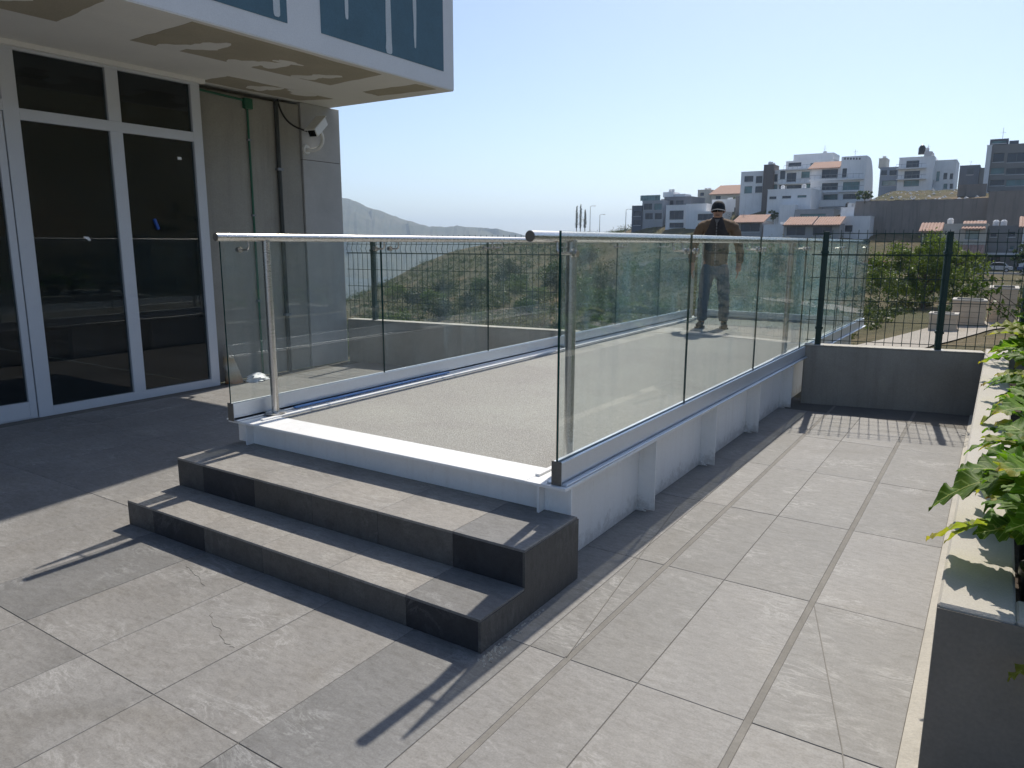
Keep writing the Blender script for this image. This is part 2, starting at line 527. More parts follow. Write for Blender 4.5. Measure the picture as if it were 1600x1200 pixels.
# ------------------------------------------------------------------ mesh helpers
class MB:
    def __init__(self):
        self.v, self.f, self.m = [], [], []

    def add(self, vs, fs, mi=0):
        o = len(self.v)
        self.v += [tuple(p) for p in vs]
        self.f += [tuple(i + o for i in q) for q in fs]
        self.m += [mi] * len(fs)
        return self

    def box(self, x0, x1, y0, y1, z0, z1, mi=0):
        return self.add([(x0, y0, z0), (x1, y0, z0), (x1, y1, z0), (x0, y1, z0), (x0, y0, z1), (x1, y0, z1), (x1, y1, z1), (x0, y1, z1)],
                        [(0, 3, 2, 1), (4, 5, 6, 7), (0, 1, 5, 4), (1, 2, 6, 5), (2, 3, 7, 6), (3, 0, 4, 7)], mi)

    def obox(self, c, ax, ay, az, hx, hy, hz, mi=0):
        c, ax, ay, az = Vector(c), Vector(ax).normalized(), Vector(ay).normalized(), Vector(az).normalized()
        vs = [c + ax * (sx * hx) + ay * (sy * hy) + az * (sz * hz) for sz in (-1, 1) for sx, sy in ((-1, -1), (1, -1), (1, 1), (-1, 1))]
        return self.add(vs, [(0, 3, 2, 1), (4, 5, 6, 7), (0, 1, 5, 4), (1, 2, 6, 5), (2, 3, 7, 6), (3, 0, 4, 7)], mi)

    def tube(self, path, r, n=12, cap=True, mi=0):
        path = [Vector(p) for p in path]
        rs = r if isinstance(r, (list, tuple)) else [r] * len(path)
        prev = None
        rings = []
        for i, p in enumerate(path):
            a = path[max(i - 1, 0)]
            b = path[min(i + 1, len(path) - 1)]
            d = (b - a).normalized()
            if prev is None:
                up = Vector((0, 0, 1)) if abs(d.z) < .9 else Vector((1, 0, 0))
                s = d.cross(up).normalized()
            else:
                s = (prev - d * prev.dot(d)).normalized()
            prev = s
            w = d.cross(s)
            rings.append([p + (s * math.cos(2 * math.pi * k / n) + w * math.sin(2 * math.pi * k / n)) * rs[i] for k in range(n)])
        vs = [q for rg in rings for q in rg]
        fs = []
        for i in range(len(rings) - 1):
            for k in range(n):
                fs.append((i * n + k, i * n + (k + 1) % n, (i + 1) * n + (k + 1) % n, (i + 1) * n + k))
        if cap:
            fs.append(tuple(reversed(range(n))))
            fs.append(tuple(range((len(rings) - 1) * n, len(rings) * n)))
        return self.add(vs, fs, mi)

    def prism(self, poly, axis, a0, a1, mi=0):
        """extrude a 2D polygon along an axis"""
        def mk(p, a):
            return {'x': (a, p[0], p[1]), 'y': (p[0], a, p[1]), 'z': (p[0], p[1], a)}[axis]
        n = len(poly)
        vs = [mk(p, a0) for p in poly] + [mk(p, a1) for p in poly]
        fs = [tuple(reversed(range(n))), tuple(range(n, 2 * n))] + [(i, (i + 1) % n, n + (i + 1) % n, n + i) for i in range(n)]
        return self.add(vs, fs, mi)

    def quad(self, a, b, c, d, mi=0):
        return self.add([a, b, c, d], [(0, 1, 2, 3)], mi)

    def build(self, name, mat, parent=None, smooth=False, bevel=0.0, loc=None, fix=True):
        me = bpy.data.meshes.new(name)
        off = Vector((0, 0, 0))
        if parent is not None:
            off = wloc(parent)
        if loc is not None:
            off = Vector(loc)
        me.from_pydata([(p[0] - off.x, p[1] - off.y, p[2] - off.z) for p in self.v], [], self.f)
        for mm in (mat if isinstance(mat, (list, tuple)) else [mat]):
            me.materials.append(M[mm])
        if self.m and max(self.m) > 0:
            me.polygons.foreach_set('material_index', self.m)
        if fix or bevel:
            bm = bmesh.new()
            bm.from_mesh(me)
            if fix:
                bmesh.ops.recalc_face_normals(bm, faces=bm.faces)
            if bevel:
                bmesh.ops.bevel(bm, geom=list(bm.edges), offset=bevel, segments=1, affect='EDGES', clamp_overlap=True)
            bm.to_mesh(me)
            bm.free()
        if smooth:
            me.polygons.foreach_set('use_smooth', [True] * len(me.polygons))
            try:
                me.set_sharp_from_angle(angle=R(40))
            except Exception:
                pass
        o = bpy.data.objects.new(name, me)
        COL.objects.link(o)
        if parent is not None:
            o.parent = parent
            if loc is not None:
                o.location = Vector(loc) - wloc(parent)
        elif loc is not None:
            o.location = loc
        return o


def wloc(o):
    p = Vector(o.location)
    while o.parent is not None:
        o = o.parent
        p = p + Vector(o.location)
    return p


def tag(o, label=None, cat=None, group=None, kind=None):
    if label:
        o['label'] = label
    if cat:
        o['category'] = cat
    if group:
        o['group'] = group
    if kind:
        o['kind'] = kind
    return o


def thing(name, loc, label=None, cat=None, group=None, kind=None, parent=None):
    o = bpy.data.objects.new(name, None)
    o.empty_display_size = .1
    COL.objects.link(o)
    o.location = loc
    if parent is not None:
        o.parent = parent
        o.location = Vector(loc) - wloc(parent)
    return tag(o, label, cat, group, kind)


def place(src, name, parent, loc, rot=None, scale=None):
    """a copy that shares its mesh with src; loc is in the parent's coordinates"""
    o = bpy.data.objects.new(name, src.data if hasattr(src, 'data') else src)
    COL.objects.link(o)
    o.parent = parent
    o.location = loc
    if rot is not None:
        o.rotation_euler = rot
    if scale is not None:
        o.scale = scale
    return o


def copy_tree(o, parent=None):
    c = o.copy()
    COL.objects.link(c)
    c.parent = parent
    for ch in list(o.children):
        copy_tree(ch, c)
    return c


def mesh_np(name, V, F, mat, parent=None, loc=None, smooth=False):
    me = bpy.data.meshes.new(name)
    V = np.asarray(V, float)
    off = np.array(wloc(parent)) if parent is not None else (np.array(loc) if loc is not None else np.zeros(3))
    me.from_pydata((V - off).tolist(), [], np.asarray(F).tolist())
    me.materials.append(M[mat])
    if smooth:
        me.polygons.foreach_set('use_smooth', [True] * len(me.polygons))
    o = bpy.data.objects.new(name, me)
    COL.objects.link(o)
    if parent is not None:
        o.parent = parent
    elif loc is not None:
        o.location = loc
    return o


def leaf_cloud(centers, radii, n_per, size, rng, flat=1.0, shell=.55):
    """many small leaf quads spread through ellipsoidal clumps; centers (k,3), radii (k,3)"""
    centers = np.asarray(centers, float)
    radii = np.asarray(radii, float)
    k = len(centers)
    N = k * n_per
    d = rng.normal(size=(N, 3))
    d /= np.linalg.norm(d, axis=1)[:, None]
    rr = (shell + (1 - shell) * rng.random(N)) * (0.8 + .35 * rng.random(N))
    P = np.repeat(centers, n_per, 0) + d * rr[:, None] * np.repeat(radii, n_per, 0)
    a = rng.normal(size=(N, 3))
    a /= np.linalg.norm(a, axis=1)[:, None]
    b = np.cross(a, d + .4 * rng.normal(size=(N, 3)))
    b /= np.linalg.norm(b, axis=1)[:, None] + 1e-9
    s = np.repeat(np.asarray(size) * np.ones(k), n_per) * (.6 + .8 * rng.random(N))
    a = a * s[:, None]
    b = b * (s * .5)[:, None]
    V = np.stack([P - a * .5, P + b * .5 - a * .05, P + a * .5, P - b * .5 - a * .05], 1).reshape(-1, 3)
    F = np.arange(4 * N).reshape(N, 4)
    return V, F

# ================================================================== TERRACE
terrace = thing('terrace_floor', (0, 0, 0), kind='structure')
MB().box(-7.42, -.056, -14, 8.1, -.30, -.0026).build('grout_bed', 'grout_dark', terrace)
MB().box(-.056, 14, -14, 2.30, -.30, -.004).build('rear_paving', 'concrete', terrace)
TILE_MESH = {}


def tile(x0, x1, y0, y1, mat, gap=.0016, jit=True):
    w, l = round(x1 - x0 - 2 * gap, 4), round(y1 - y0 - 2 * gap, 4)
    key = (w, l, mat)
    cx, cyy = (x0 + x1) / 2, (y0 + y1) / 2
    dz = random.uniform(-.0008, .0003) if jit else 0
    if key not in TILE_MESH:
        o = MB().box(cx - w / 2, cx + w / 2, cyy - l / 2, cyy + l / 2, -.014, 0).build('tile', mat, terrace, bevel=.0012, loc=(cx, cyy, 0))
        TILE_MESH[key] = o
    else:
        o = place(TILE_MESH[key], 'tile', terrace, (cx, cyy, 0))
    o.location.z = dz
    return o


rows = [1.31 + 1.0275 * j for j in range(-5, 7)]
cols_l = [-1.44 - .478 * k for k in range(0, 13)][::-1]
for j in range(len(rows) - 1):
    y0, y1 = rows[j], rows[j + 1]
    for i in range(len(cols_l) - 1):
        x0, x1 = max(cols_l[i], -7.30), cols_l[i + 1]
        if y0 > 2.3 and x0 > -3.9:
            continue                                   # under the steps and the bridge
        yy1 = y1
        m = 'tile'
        if i == len(cols_l) - 2 and y0 < 2.3:
            m = 'tile_grey'
        if i == len(cols_l) - 6 and y0 < 2.3 and y0 > 1.2:
            m = 'tile_grey'
        if i in (3, 7) and j in (2, 8):
            m = 'tile_grey'
        if yy1 > 7.62:
            yy1 = 7.62
            if y0 >= 7.5:
                continue
        tile(x0, x1, y0, yy1, m)
cols_r = [(-1.44, -1.279), (-1.255, -.97), (-.97, -.577), (-.553, -.115)]
for j in range(len(rows) - 1):
    y0, y1 = rows[j], min(rows[j + 1], 8.05)
    if y0 > 8:
        continue
    for i, (x0, x1) in enumerate(cols_r):
        m = 'tile'
        if y0 > 2.3:
            m = 'tile_pale' if (i * 3 + j) % 4 != 0 else 'tile'
        tile(x0, x1, y0, y1, m)
        if i == 0 and y0 > 2.3:
            tile(-1.735, -1.44, y0, y1, 'tile')
MB().box(-1.279, -1.255, -4, 8.05, -.011, -.0015).build('grout_strip', 'grout', terrace)
MB().box(-.577, -.553, -4, 8.05, -.011, -.0015).build('grout_strip', 'grout', terrace)
MB().prism([(-.115, -.011), (-.045, -.011), (-.045, .03), (-.075, .016), (-.115, -.0015)], 'y', 2.30, 8.2).build('mortar_strip', 'mortar', terrace)
MB().box(-.115, -.056, -4, 2.299, -.011, -.0005).build('mortar_strip', 'mortar', terrace)


def seam(p, q, w=.0035):
    p, q = Vector((*p, .0012)), Vector((*q, .0012))
    d = q - p
    MB().obox((p + q) / 2, d, d.cross(Vector((0, 0, 1))), (0, 0, 1), d.length / 2, w / 2, .001).build('cut_joint', 'grout', terrace)


seam((-.55, 3.33), (-.27, 2.36))
seam((-.27, 2.36), (-.18, 1.98))
seam((-1.275, 2.345), (-1.42, 3.38))
seam((-1.42, 3.38), (-1.53, 4.2))
seam((-1.735, 2.36), (-1.50, 2.15), .006)

for crack in ([(-3.288, 2.025), (-3.195, 1.998), (-3.087, 1.967), (-2.981, 1.932)], [(-2.753, 1.796), (-2.662, 1.736), (-2.584, 1.723), (-2.511, 1.68), (-2.456, 1.67), (-2.414, 1.663)]):
    mb = MB()
    cr = random.Random(2)
    pts = []
    for a, b in zip(crack[:-1], crack[1:]):
        for k in range(4):
            t = k / 4
            pts.append((a[0] + (b[0] - a[0]) * t + cr.uniform(-.006, .006), a[1] + (b[1] - a[1]) * t + cr.uniform(-.006, .006)))
    for a, b in zip(pts[:-1], pts[1:]):
        p, q = Vector((*a, .0009)), Vector((*b, .0009))
        d = q - p
        mb.obox((p + q) / 2, d, d.cross(Vector((0, 0, 1))), (0, 0, 1), d.length / 2 + .001, cr.uniform(.0003, .0008), .0006)
    mb.build('hairline_crack', 'grout', terrace)
# loose mortar where the paving meets the corner of the steps
mb = MB()
cr = random.Random(9)
for k in range(90):
    t = cr.random()
    x, y = -1.565 + cr.uniform(0, .07) * (1 - t) + .01, 2.17 + .5 * t ** 2 + cr.uniform(-.06, .06)
    q = cr.uniform(.002, .009)
    mb.add([(x + q, y, .0), (x - q, y + q * .4, .0), (x, y + q, 0), (x, y - q, 0), (x + q * .2, y, q * .8)], [(0, 2, 4), (2, 1, 4), (1, 3, 4), (3, 0, 4)])
o = mb.build('mortar_crumbs', 'mortar', terrace, fix=False)
tag(o, kind='stuff')

# ================================================================== STEPS
SX0, SX1, SY1, SY2, SY3, SZ1, SZ2 = -4.058, -1.571, 2.179, 2.505, 2.985, .145, .318
steps = thing('entry_steps', ((SX0 + SX1) / 2, SY1, 0), 'two dark grey tiled steps leading up to the white bridge deck', 'steps')
MB().box(SX0 + .012, SX1 - .012, SY1 + .012, SY3, .001, SZ1 - .012).box(SX0 + .012, SX1 - .012, SY2 + .012, SY3 - .001, SZ1 - .012, SZ2 - .012).build('core', 'grout_dark', steps)
jx = [SX0, -3.811, -3.350, -2.885, -2.421, -1.958, SX1]
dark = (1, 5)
for (ya, yb, za, zb) in ((SY1, SY2, 0.001, SZ1), (SY2, SY3 - .01, SZ1 + .001, SZ2)):
    for i in range(6):
        a, b = jx[i] + .0009, jx[i + 1] - .0009
        c = ((a + b) / 2, ya, zb)
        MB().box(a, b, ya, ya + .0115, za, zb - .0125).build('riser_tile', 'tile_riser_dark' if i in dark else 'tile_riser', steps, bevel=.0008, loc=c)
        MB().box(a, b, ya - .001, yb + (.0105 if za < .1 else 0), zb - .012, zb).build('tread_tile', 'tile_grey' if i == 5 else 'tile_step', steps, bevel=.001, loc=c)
# side cladding slabs: stepped outline
for xs, xe in ((SX1 - .011, SX1 + .001), (SX0 - .001, SX0 + .011)):
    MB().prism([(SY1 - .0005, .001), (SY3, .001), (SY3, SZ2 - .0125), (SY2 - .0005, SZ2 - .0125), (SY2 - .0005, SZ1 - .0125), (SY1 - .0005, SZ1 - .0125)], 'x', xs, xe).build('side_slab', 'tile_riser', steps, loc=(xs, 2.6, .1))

# ================================================================== BRIDGE
BZ = .47
bridge = thing('footbridge', (-2.85, 7.1, 0), 'white painted steel footbridge with speckled grey deck', 'footbridge')
BE = 11.45
# longitudinal beams
for s, xw in ((1, -1.725), (-1, -3.975)):
    MB().box(xw - .006, xw + .006, 2.99, BE, .002, BZ - .016).build('beam_web', 'white_steel', bridge, loc=(xw, 7, .2))
    xo = xw + s * .125
    xi = xw - s * .10
    MB().box(min(xo, xi), max(xo, xi), 2.905, BE, BZ - .015, BZ).build('top_flange', 'white_steel', bridge, bevel=.0015)
    a, b = sorted((xw + s * .0065, xw + s * .115))
    for y in (4.034, 5.158, 6.313, 7.484):
        MB().box(a, b, y - .005, y + .005, .012, BZ - .0155).build('stiffener', 'white_steel', bridge, loc=(xw, y, .2))
        MB().prism([(a if s > 0 else b, .002), ((a if s > 0 else b) + s * .06, .002), (a if s > 0 else b, .03)], 'y', y - .02, y - .006).build('weld_gusset', 'white_steel', bridge)
    for y in (8.6, 9.7, 10.8):
        MB().box(a, b, y - .005, y + .005, .012, BZ - .0155).build('stiffener', 'white_steel', bridge)
# front cross beam
MB().box(-3.968, -1.732, 2.968, 2.982, SZ2 + .002, BZ - .0165).build('front_web', 'white_steel', bridge)
MB().box(-3.874, -1.826, 2.906, 3.14, BZ - .0145, BZ + .001).build('front_flange', 'white_steel', bridge, bevel=.0015)
for x in (-1.757, -3.943):
    MB().box(x - .006, x + .006, 2.915, 2.967, SZ2 + .002, BZ - .016).build('end_plate', 'white_steel', bridge)
MB().box(-1.75, -1.605, 2.971, 2.985, SZ2 + .002, BZ - .016).build('end_plate', 'white_steel', bridge)
MB().box(-4.09, -3.95, 2.971, 2.985, SZ2 + .002, BZ - .016).build('end_plate', 'white_steel', bridge)
# deck
MB().box(-3.874, -1.826, 3.141, BE, BZ - .08, BZ - .003).build('deck_slab', 'aggregate', bridge)
MB().box(-3.90, -3.874, 3.0, BE, BZ + .0005, BZ + .011).build('deck_edging', 'white_steel', bridge, bevel=.002)
MB().box(-1.826, -1.80, 3.0, BE, BZ + .0005, BZ + .012).build('deck_edging', 'white_steel', bridge, bevel=.002)
MB().box(-3.87, -1.83, 9.02, 9.055, BZ - .004, BZ + .001).build('expansion_joint', 'mortar', bridge)
# end support under the far end
MB().box(-3.9, -1.75, BE - .35, BE, -2.6, BZ - .09).build('end_support', 'concrete', bridge)

o = MB().prism([(-3.988, BZ + .0115), (-3.956, BZ + .0115), (-3.957, BZ + .018), (-3.970, BZ + .023), (-3.984, BZ + .021)], 'y', 3.34, 5.05).build('plastic_strip', 'blue_film', None, loc=(-3.97, 4.4, BZ))
tag(o, 'bright blue plastic strip lying along the left base channel', 'plastic strip')


# ================================================================== GLASS RAILINGS
def railing(label, joints, posts, yend, x_glass, s, name='glass_railing', rot=0.0, zt=1.655, dusty=None):
    """railing along +y; glass at x_glass, handrail on the side s (towards the deck); built round its near end"""
    y0 = joints[0]
    root = thing(name, (x_glass, y0, BZ), label, 'railing', 'glass railings of the bridge')
    xr = x_glass + s * .095
    L = joints[-1]
    # base channel
    for (a, b) in ((.010, .027), (-.027, -.010)):
        MB().box(x_glass + a, x_glass + b, y0 + .002, L, BZ + .0015, BZ + .113).build('base_channel_side', 'channel_alu', root, bevel=.001)
    MB().box(x_glass - .027, x_glass + .027, y0 + .003, L, BZ + .001, BZ + .02).build('base_channel', 'channel_alu', root)
    MB().box(x_glass - .027, x_glass + .027, y0 - .004, y0 + .0015, BZ + .001, BZ + .118).build('channel_end_cap', 'channel_end', root, bevel=.0015)
    MB().box(x_glass + s * .027, x_glass + s * .055, y0 + .003, L, BZ + .001, BZ + .010).build('channel_lip', 'channel_alu', root, bevel=.002)
    MB().box(x_glass - s * .055, x_glass - s * .0275, y0 + .003, L, BZ + .001, BZ + .010).build('channel_lip', 'channel_alu', root, bevel=.002)
    # panes
    for a, b in zip(joints[:-1], joints[1:]):
        g = .003
        x0, x1 = x_glass - .006, x_glass + .006
        mb = MB()
        mb.box(x0, x1, a + g, b - g, BZ + .022, zt)
        mb.m = [1, 1, 1, 0, 1, 0]
        mb.build('glass_pane', ['rail_glass_dusty' if (dusty is not None and a > dusty) else 'rail_glass', 'glass_edge'], root, loc=(x_glass, (a + b) / 2, 1.0), bevel=0)
    # handrail
    MB().tube([(xr, yend, 1.63), (xr, L + .0, 1.63)], .0255, 24).build('handrail', 'stainless', root, smooth=True)
    MB().tube([(xr, yend - .0035, 1.63), (xr, yend, 1.63)], .0225, 24).build('handrail_cap', 'channel_end', root, smooth=True)
    for y in posts:
        MB().tube([(xr, y, BZ + .006), (xr, y, 1.61)], .025, 20).build('post', 'stainless', root, smooth=True)
        MB().tube([(xr, y, BZ + .012), (xr, y, BZ + .020), (xr, y, BZ + .026)], [.070, .070, .050], 24).build('post_base', 'stainless', root, smooth=True)
    ys = []
    for i, j in enumerate(joints):
        if i == 0:
            ys.append(j + .14)
        elif i == len(joints) - 1:
            ys.append(j - .14)
        else:
            ys += [j - .06, j + .10]
    for y in ys:
        arc = [(xr, y, 1.61), (xr, y, 1.575)]
        for k in range(1, 6):
            t = k / 5 * math.pi / 2
            arc.append((xr - s * .022 * (1 - math.cos(t)), y, 1.575 - .022 * math.sin(t)))
        arc.append((x_glass + s * .014, y, 1.553))
        b = MB().tube(arc, .0065, 8).build('bracket', 'stainless', root, smooth=True)
        MB().tube([(x_glass + s * .0065, y, 1.553), (x_glass + s * .016, y, 1.553)], .019, 14).build('clamp_disc', 'stainless', b, smooth=True)
        MB().tube([(x_glass - s * .0065, y, 1.553), (x_glass - s * .014, y, 1.553)], .017, 14).build('clamp_disc', 'stainless', b, smooth=True)
    root.rotation_euler.z = rot
    return root


railing('glass railing on the right side of the bridge, nearest the planter', [2.93, 4.56, 6.10, 7.68, 9.45, 11.36], [3.21, 7.48, 11.05], 2.83, -1.664, -1, rot=-.011, dusty=7.0)
railing('glass railing on the left side of the bridge, facing the shop windows', [2.89, 4.32, 5.765, 7.17, 8.575, 9.97, 11.36], [3.165, 7.14, 11.08], 2.80, -4.047, 1, dusty=8.0)
# far railing runs across: build along y, then turn
far = railing('glass railing across the far end of the bridge behind the person', [0.0, 1.15, 2.3], [.12, 2.15], .03, 0, 1, dusty=-1)
far.location = (-4.0, 11.40, BZ)
far.rotation_euler.z = -math.pi / 2

# ================================================================== BUILDING ON THE LEFT
FX = -7.31
bld = thing('shop_building', (-9.5, 0, 0), 'grey concrete building with white framed shop windows under an unfinished overhanging upper storey', 'building')
OX, OY, OZ = -5.433, 7.08, 3.30
MB().box(-13.5, OX, -9, OY, OZ, 7.45).build('upper_storey', 'white_paint', bld, bevel=.004)
soff = MB().box(-13.4, OX - .004, -8.9, OY - .01, OZ - .008, OZ - .001).build('soffit', 'soffit_paint', bld)


def wobble(poly, amp, n, rng):
    out = []
    for i in range(len(poly)):
        a, b = Vector(poly[i]), Vector(poly[(i + 1) % len(poly)])
        for k in range(n):
            p = a.lerp(b, k / n)
            out.append((p.x + rng.uniform(-amp, amp), p.y + rng.uniform(-amp, amp)))
    return out


def blob(cx, cyy, rx, ry, n, rng, ang=0):
    out = []
    ph = rng.uniform(0, 6)
    for k in range(n):
        t = 2 * math.pi * k / n
        r = 1 + .22 * math.sin(3 * t + ph) + .12 * math.sin(5 * t + 2 * ph) + rng.uniform(-.06, .06)
        x, y = rx * r * math.cos(t), ry * r * math.sin(t)
        out.append((cx + x * math.cos(ang) - y * math.sin(ang), cyy + x * math.sin(ang) + y * math.cos(ang)))
    return out


rg = random.Random(3)
for poly in ([(-6.43, 3.86), (-5.50, 3.83), (-5.53, 5.98), (-6.37, 6.08)], [(-6.33, 6.52), (-5.53, 6.54), (-5.52, 6.88), (-6.34, 6.80)],
             [(-7.38, 5.17), (-6.92, 5.2), (-6.93, 6.66), (-7.36, 6.5)], [(-6.40, .9), (-5.55, .9), (-5.56, 3.18), (-6.38, 3.24)],
             [(-6.40, -2.0), (-5.55, -2.0), (-5.56, .5), (-6.38, .5)], [(-7.3, -1.2), (-6.8, -1.2), (-6.8, 2.2), (-7.3, 2.2)]):
    MB().prism(wobble(poly, .012, 7, rg), 'z', OZ - .0105, OZ - .0082).build('bare_board', 'board_beige', soff)
for i, (x, y, rx, ry, an) in enumerate([(-6.30, 4.20, .16, .10, .5), (-6.13, 4.32, .15, .10, .4), (-5.96, 4.36, .14, .10, .2), (-6.32, 4.92, .15, .16, .6), (-6.12, 5.10, .16, .13, .5), (-5.92, 5.12, .14, .05, 1.4),
                                        (-6.25, 5.66, .16, .10, .6), (-6.05, 5.74, .15, .07, .8), (-7.15, 5.75, .13, .12, .4), (-7.02, 5.85, .10, .08, .4), (-6.98, 6.2, .1, .2, .2), (-6.3, 2.6, .2, .12, .4), (-6.05, 2.75, .16, .1, .3)]):
    MB().prism(blob(x, y, rx, ry, 18, rg, an), 'z', OZ - .0135 - i * 1e-4, OZ - .0106).build('filler_patch', 'soffit_paint', soff)
MB().box(FX - .02, FX + .045, -8.8, 5.16, OZ - .055, OZ - .0085).build('head_trim', 'soffit_paint', bld, bevel=.004)

upper = thing('cladding', (OX, 4, 3.4), parent=bld)
for (a, b) in ((5.088, 6.89), (2.70, 4.712), (.4, 2.4), (-1.9, .1), (-4.2, -2.2)):
    pn = MB().prism([(a + (.012 if b > 6 else 0), 3.478), (b, 3.472), (b - .004, 6.6), (a, 6.6)], 'x', OX + .0005, OX + .004).build('board_panel', 'board_blue', upper)
for y, zt, w0, w1 in ((5.43, 3.672, .036, .020), (6.005, 3.480, .034, .044), (6.412, 3.618, .030, .014), (4.60, 3.50, .040, .034), (3.9, 3.7, .04, .02), (3.3, 3.6, .04, .02)):
    mb = MB()
    zs = [6.55, 4.6, 4.2, 4.0, 3.85, zt + .12, zt + .05, zt + .015, zt]
    zs = sorted(set(z for z in zs if z >= zt), reverse=True)
    l, r_ = [], []
    for z in zs:
        t = (z - zt) / (4.6 - zt)
        w = (w1 + (w0 - w1) * min(1, t * 1.4)) * (.55 if z == zt else 1) * rg.uniform(.9, 1.1)
        l.append((y - w + rg.uniform(-.003, .003), z))
        r_.append((y + w + rg.uniform(-.003, .003), z))
    mb.prism(l + r_[::-1], 'x', OX + .0042, OX + .0065)
    mb.build('filler_streak', 'compound', upper)

# lower storey: shop front, recessed concrete wall, column, dark room
room = thing('interior', (-9.5, 0, 0), parent=bld)
MB().box(-12.9, FX - .09, -8.8, 5.05, -.02, .004).build('room_floor', 'interior_floor', room)
MB().box(-13.0, -12.9, -8.8, 5.05, .004, 3.24).build('room_wall', 'interior', room)
MB().box(-13.0, -7.47, 5.06, 5.16, .004, 3.24).build('room_wall', 'interior', room)
MB().box(-13.0, -7.47, -8.95, -8.81, .004, 3.24).build('room_wall', 'interior', room)
MB().box(-13.0, -7.40, -8.8, 5.05, 3.241, 3.288).build('room_ceiling', 'interior', room)
MB().box(-8.9, -8.3, 3.2, 4.1, 3.20, 3.2405).build('ceiling_grille', 'black_plastic', room)
MB().box(-11.2, -10.9, 1.2, 1.5, .004, 3.24).build('room_pillar', 'interior', room)

shop = thing('shop_front', (FX, 3, 0), parent=bld)


def fr(y0, y1, z0, z1, x1=FX, d=.07, name='frame_bar'):
    return MB().box(x1 - d, x1, y0, y1, z0, z1).build(name, 'white_alu', shop, bevel=.002)


fr(-8.8, 5.11, 3.222, 3.29)                       # head
fr(5.003, 5.11, .0, 3.2215)                        # end post
fr(4.108, 4.232, .086, 2.6455, FX - .001)
fr(4.108, 4.232, 2.7425, 3.2215, FX - .001)
fr(3.190, 3.318, .0, 3.2215)
fr(3.3185, 5.0025, 2.646, 2.742)                   # transom
fr(3.3185, 5.0025, .0, .0855)                      # sill rail
# door leaf left of the dark gap, with its transom light
fr(3.118, 3.180, .012, 2.70, FX - .004, name='door_stile')
fr(2.19, 2.252, .012, 2.70, FX - .004, name='door_stile')
fr(2.2525, 3.1175, .012, .160, FX - .005, name='door_rail')
fr(2.2525, 3.1175, 2.62, 2.70, FX - .005, name='door_rail')
fr(-.9, 3.1895, 2.706, 2.80)
fr(2.06, 2.18, 0, 2.705)
fr(2.06, 3.1895, .0, .010, FX - .01)
for y in (-4.6, -2.8, -.9, 1.0):
    fr(y - .06, y + .06, 0, 3.2215)
fr(-8.8, .939, 2.6465, 2.7415, FX - .002)
fr(-8.8, .939, 0, .085, FX - .002)
fr(1.0605, 2.0595, 0, .085, FX - .002)
for (a, b, z0, z1) in ((4.232, 5.003, .086, 2.646), (4.232, 5.003, 2.742, 3.222), (3.318, 4.108, .086, 2.646), (3.318, 4.108, 2.742, 3.222), (2.252, 3.118, .16, 2.62), (2.18, 3.19, 2.80, 3.222),
                       (1.06, 2.06, .085, 3.222), (-.84, .94, .085, 2.646), (-.84, .94, 2.742, 3.222), (-2.74, -.96, .085, 2.646), (-2.74, -.96, 2.742, 3.222), (-4.54, -2.86, .085, 2.646), (-4.54, -2.86, 2.742, 3.222), (-8.8, -4.66, .085, 3.2)):
    MB().box(FX - .040, FX - .032, a - .01, b + .01, z0 - .01, z1 + .01).build('window_pane', 'shop_glass', shop, loc=(FX - .036, (a + b) / 2, (z0 + z1) / 2))
MB().obox((FX - .018, 4.51, 1.78), (1, 0, 0), (0, 1, .35), (0, -.35, 1), .012, .014, .055).build('pull_tab', 'blue_handle', shop, bevel=.004)
MB().box(FX - .0315, FX - .030, 4.815, 4.86, 2.447, 2.476).build('sticker', 'sticker', shop)
MB().prism(blob(3.805, 1.632, .035, .014, 12, rg, -.5), 'x', FX - .0315, FX - .030).build('tape_scrap', 'sticker', shop)

MB().box(-7.62, -7.452, 5.112, 6.235, 0, 3.235).build('concrete_panel', 'concrete_wall', bld)
MB().box(-7.62, -7.440, 6.245, 6.555, 0, 3.252).build('concrete_panel', 'concrete_wall', bld)
MB().box(-13.0, -7.63, 5.17, 7.2, 0, 3.289).build('rear_wall', 'concrete_wall', bld)
colm = MB().box(-7.75, -7.42, 6.575, 7.215, 0, 2.610).box(-7.75, -7.42, 6.575, 7.215, 2.616, 3.289).build('column', 'concrete_column', bld, bevel=.004)
MB().box(-7.74, -7.4235, 6.579, 7.211, 2.609, 2.617).build('form_joint', 'grout_dark', colm)

# services on the wall
g = thing('green_conduit', (-7.43, 5.80, 0), 'thin green conduit with junction box on the dark concrete wall', 'conduit')
MB().tube([(-7.434, 5.80, .0), (-7.434, 5.80, 3.10)], .0125, 10).build('pipe', 'green_pipe', g, smooth=True)
MB().tube([(-7.434, 5.77, 3.19), (-7.434, 5.16, 3.215)], .0125, 10).build('pipe', 'green_pipe', g, smooth=True)
MB().box(-7.451, -7.395, 5.745, 5.855, 3.10, 3.215).build('junction_box', 'green_pipe', g, bevel=.006)
for z in (.9, 1.9, 2.75):
    MB().box(-7.451, -7.418, 5.775, 5.825, z, z + .02).build('clip', 'lamp_metal', g)
g = thing('drain_pipe', (-7.43, 6.20, 0), 'dark drain pipe running down the concrete wall beside the column', 'pipe')
MB().tube([(-7.425, 6.205, .0), (-7.425, 6.205, 3.24)], .026, 12).build('pipe', 'dark_pipe', g, smooth=True)
for z in (.7, 1.6, 2.45):
    MB().box(-7.451, -7.394, 6.165, 6.245, z, z + .03).build('clip', 'lamp_metal', g)
path = []
P0, P1, P2, P3 = Vector((-7.41, 6.22, 3.27)), Vector((-7.40, 6.26, 3.02)), Vector((-7.36, 6.40, 2.96)), Vector((-7.235, 6.53, 2.925))
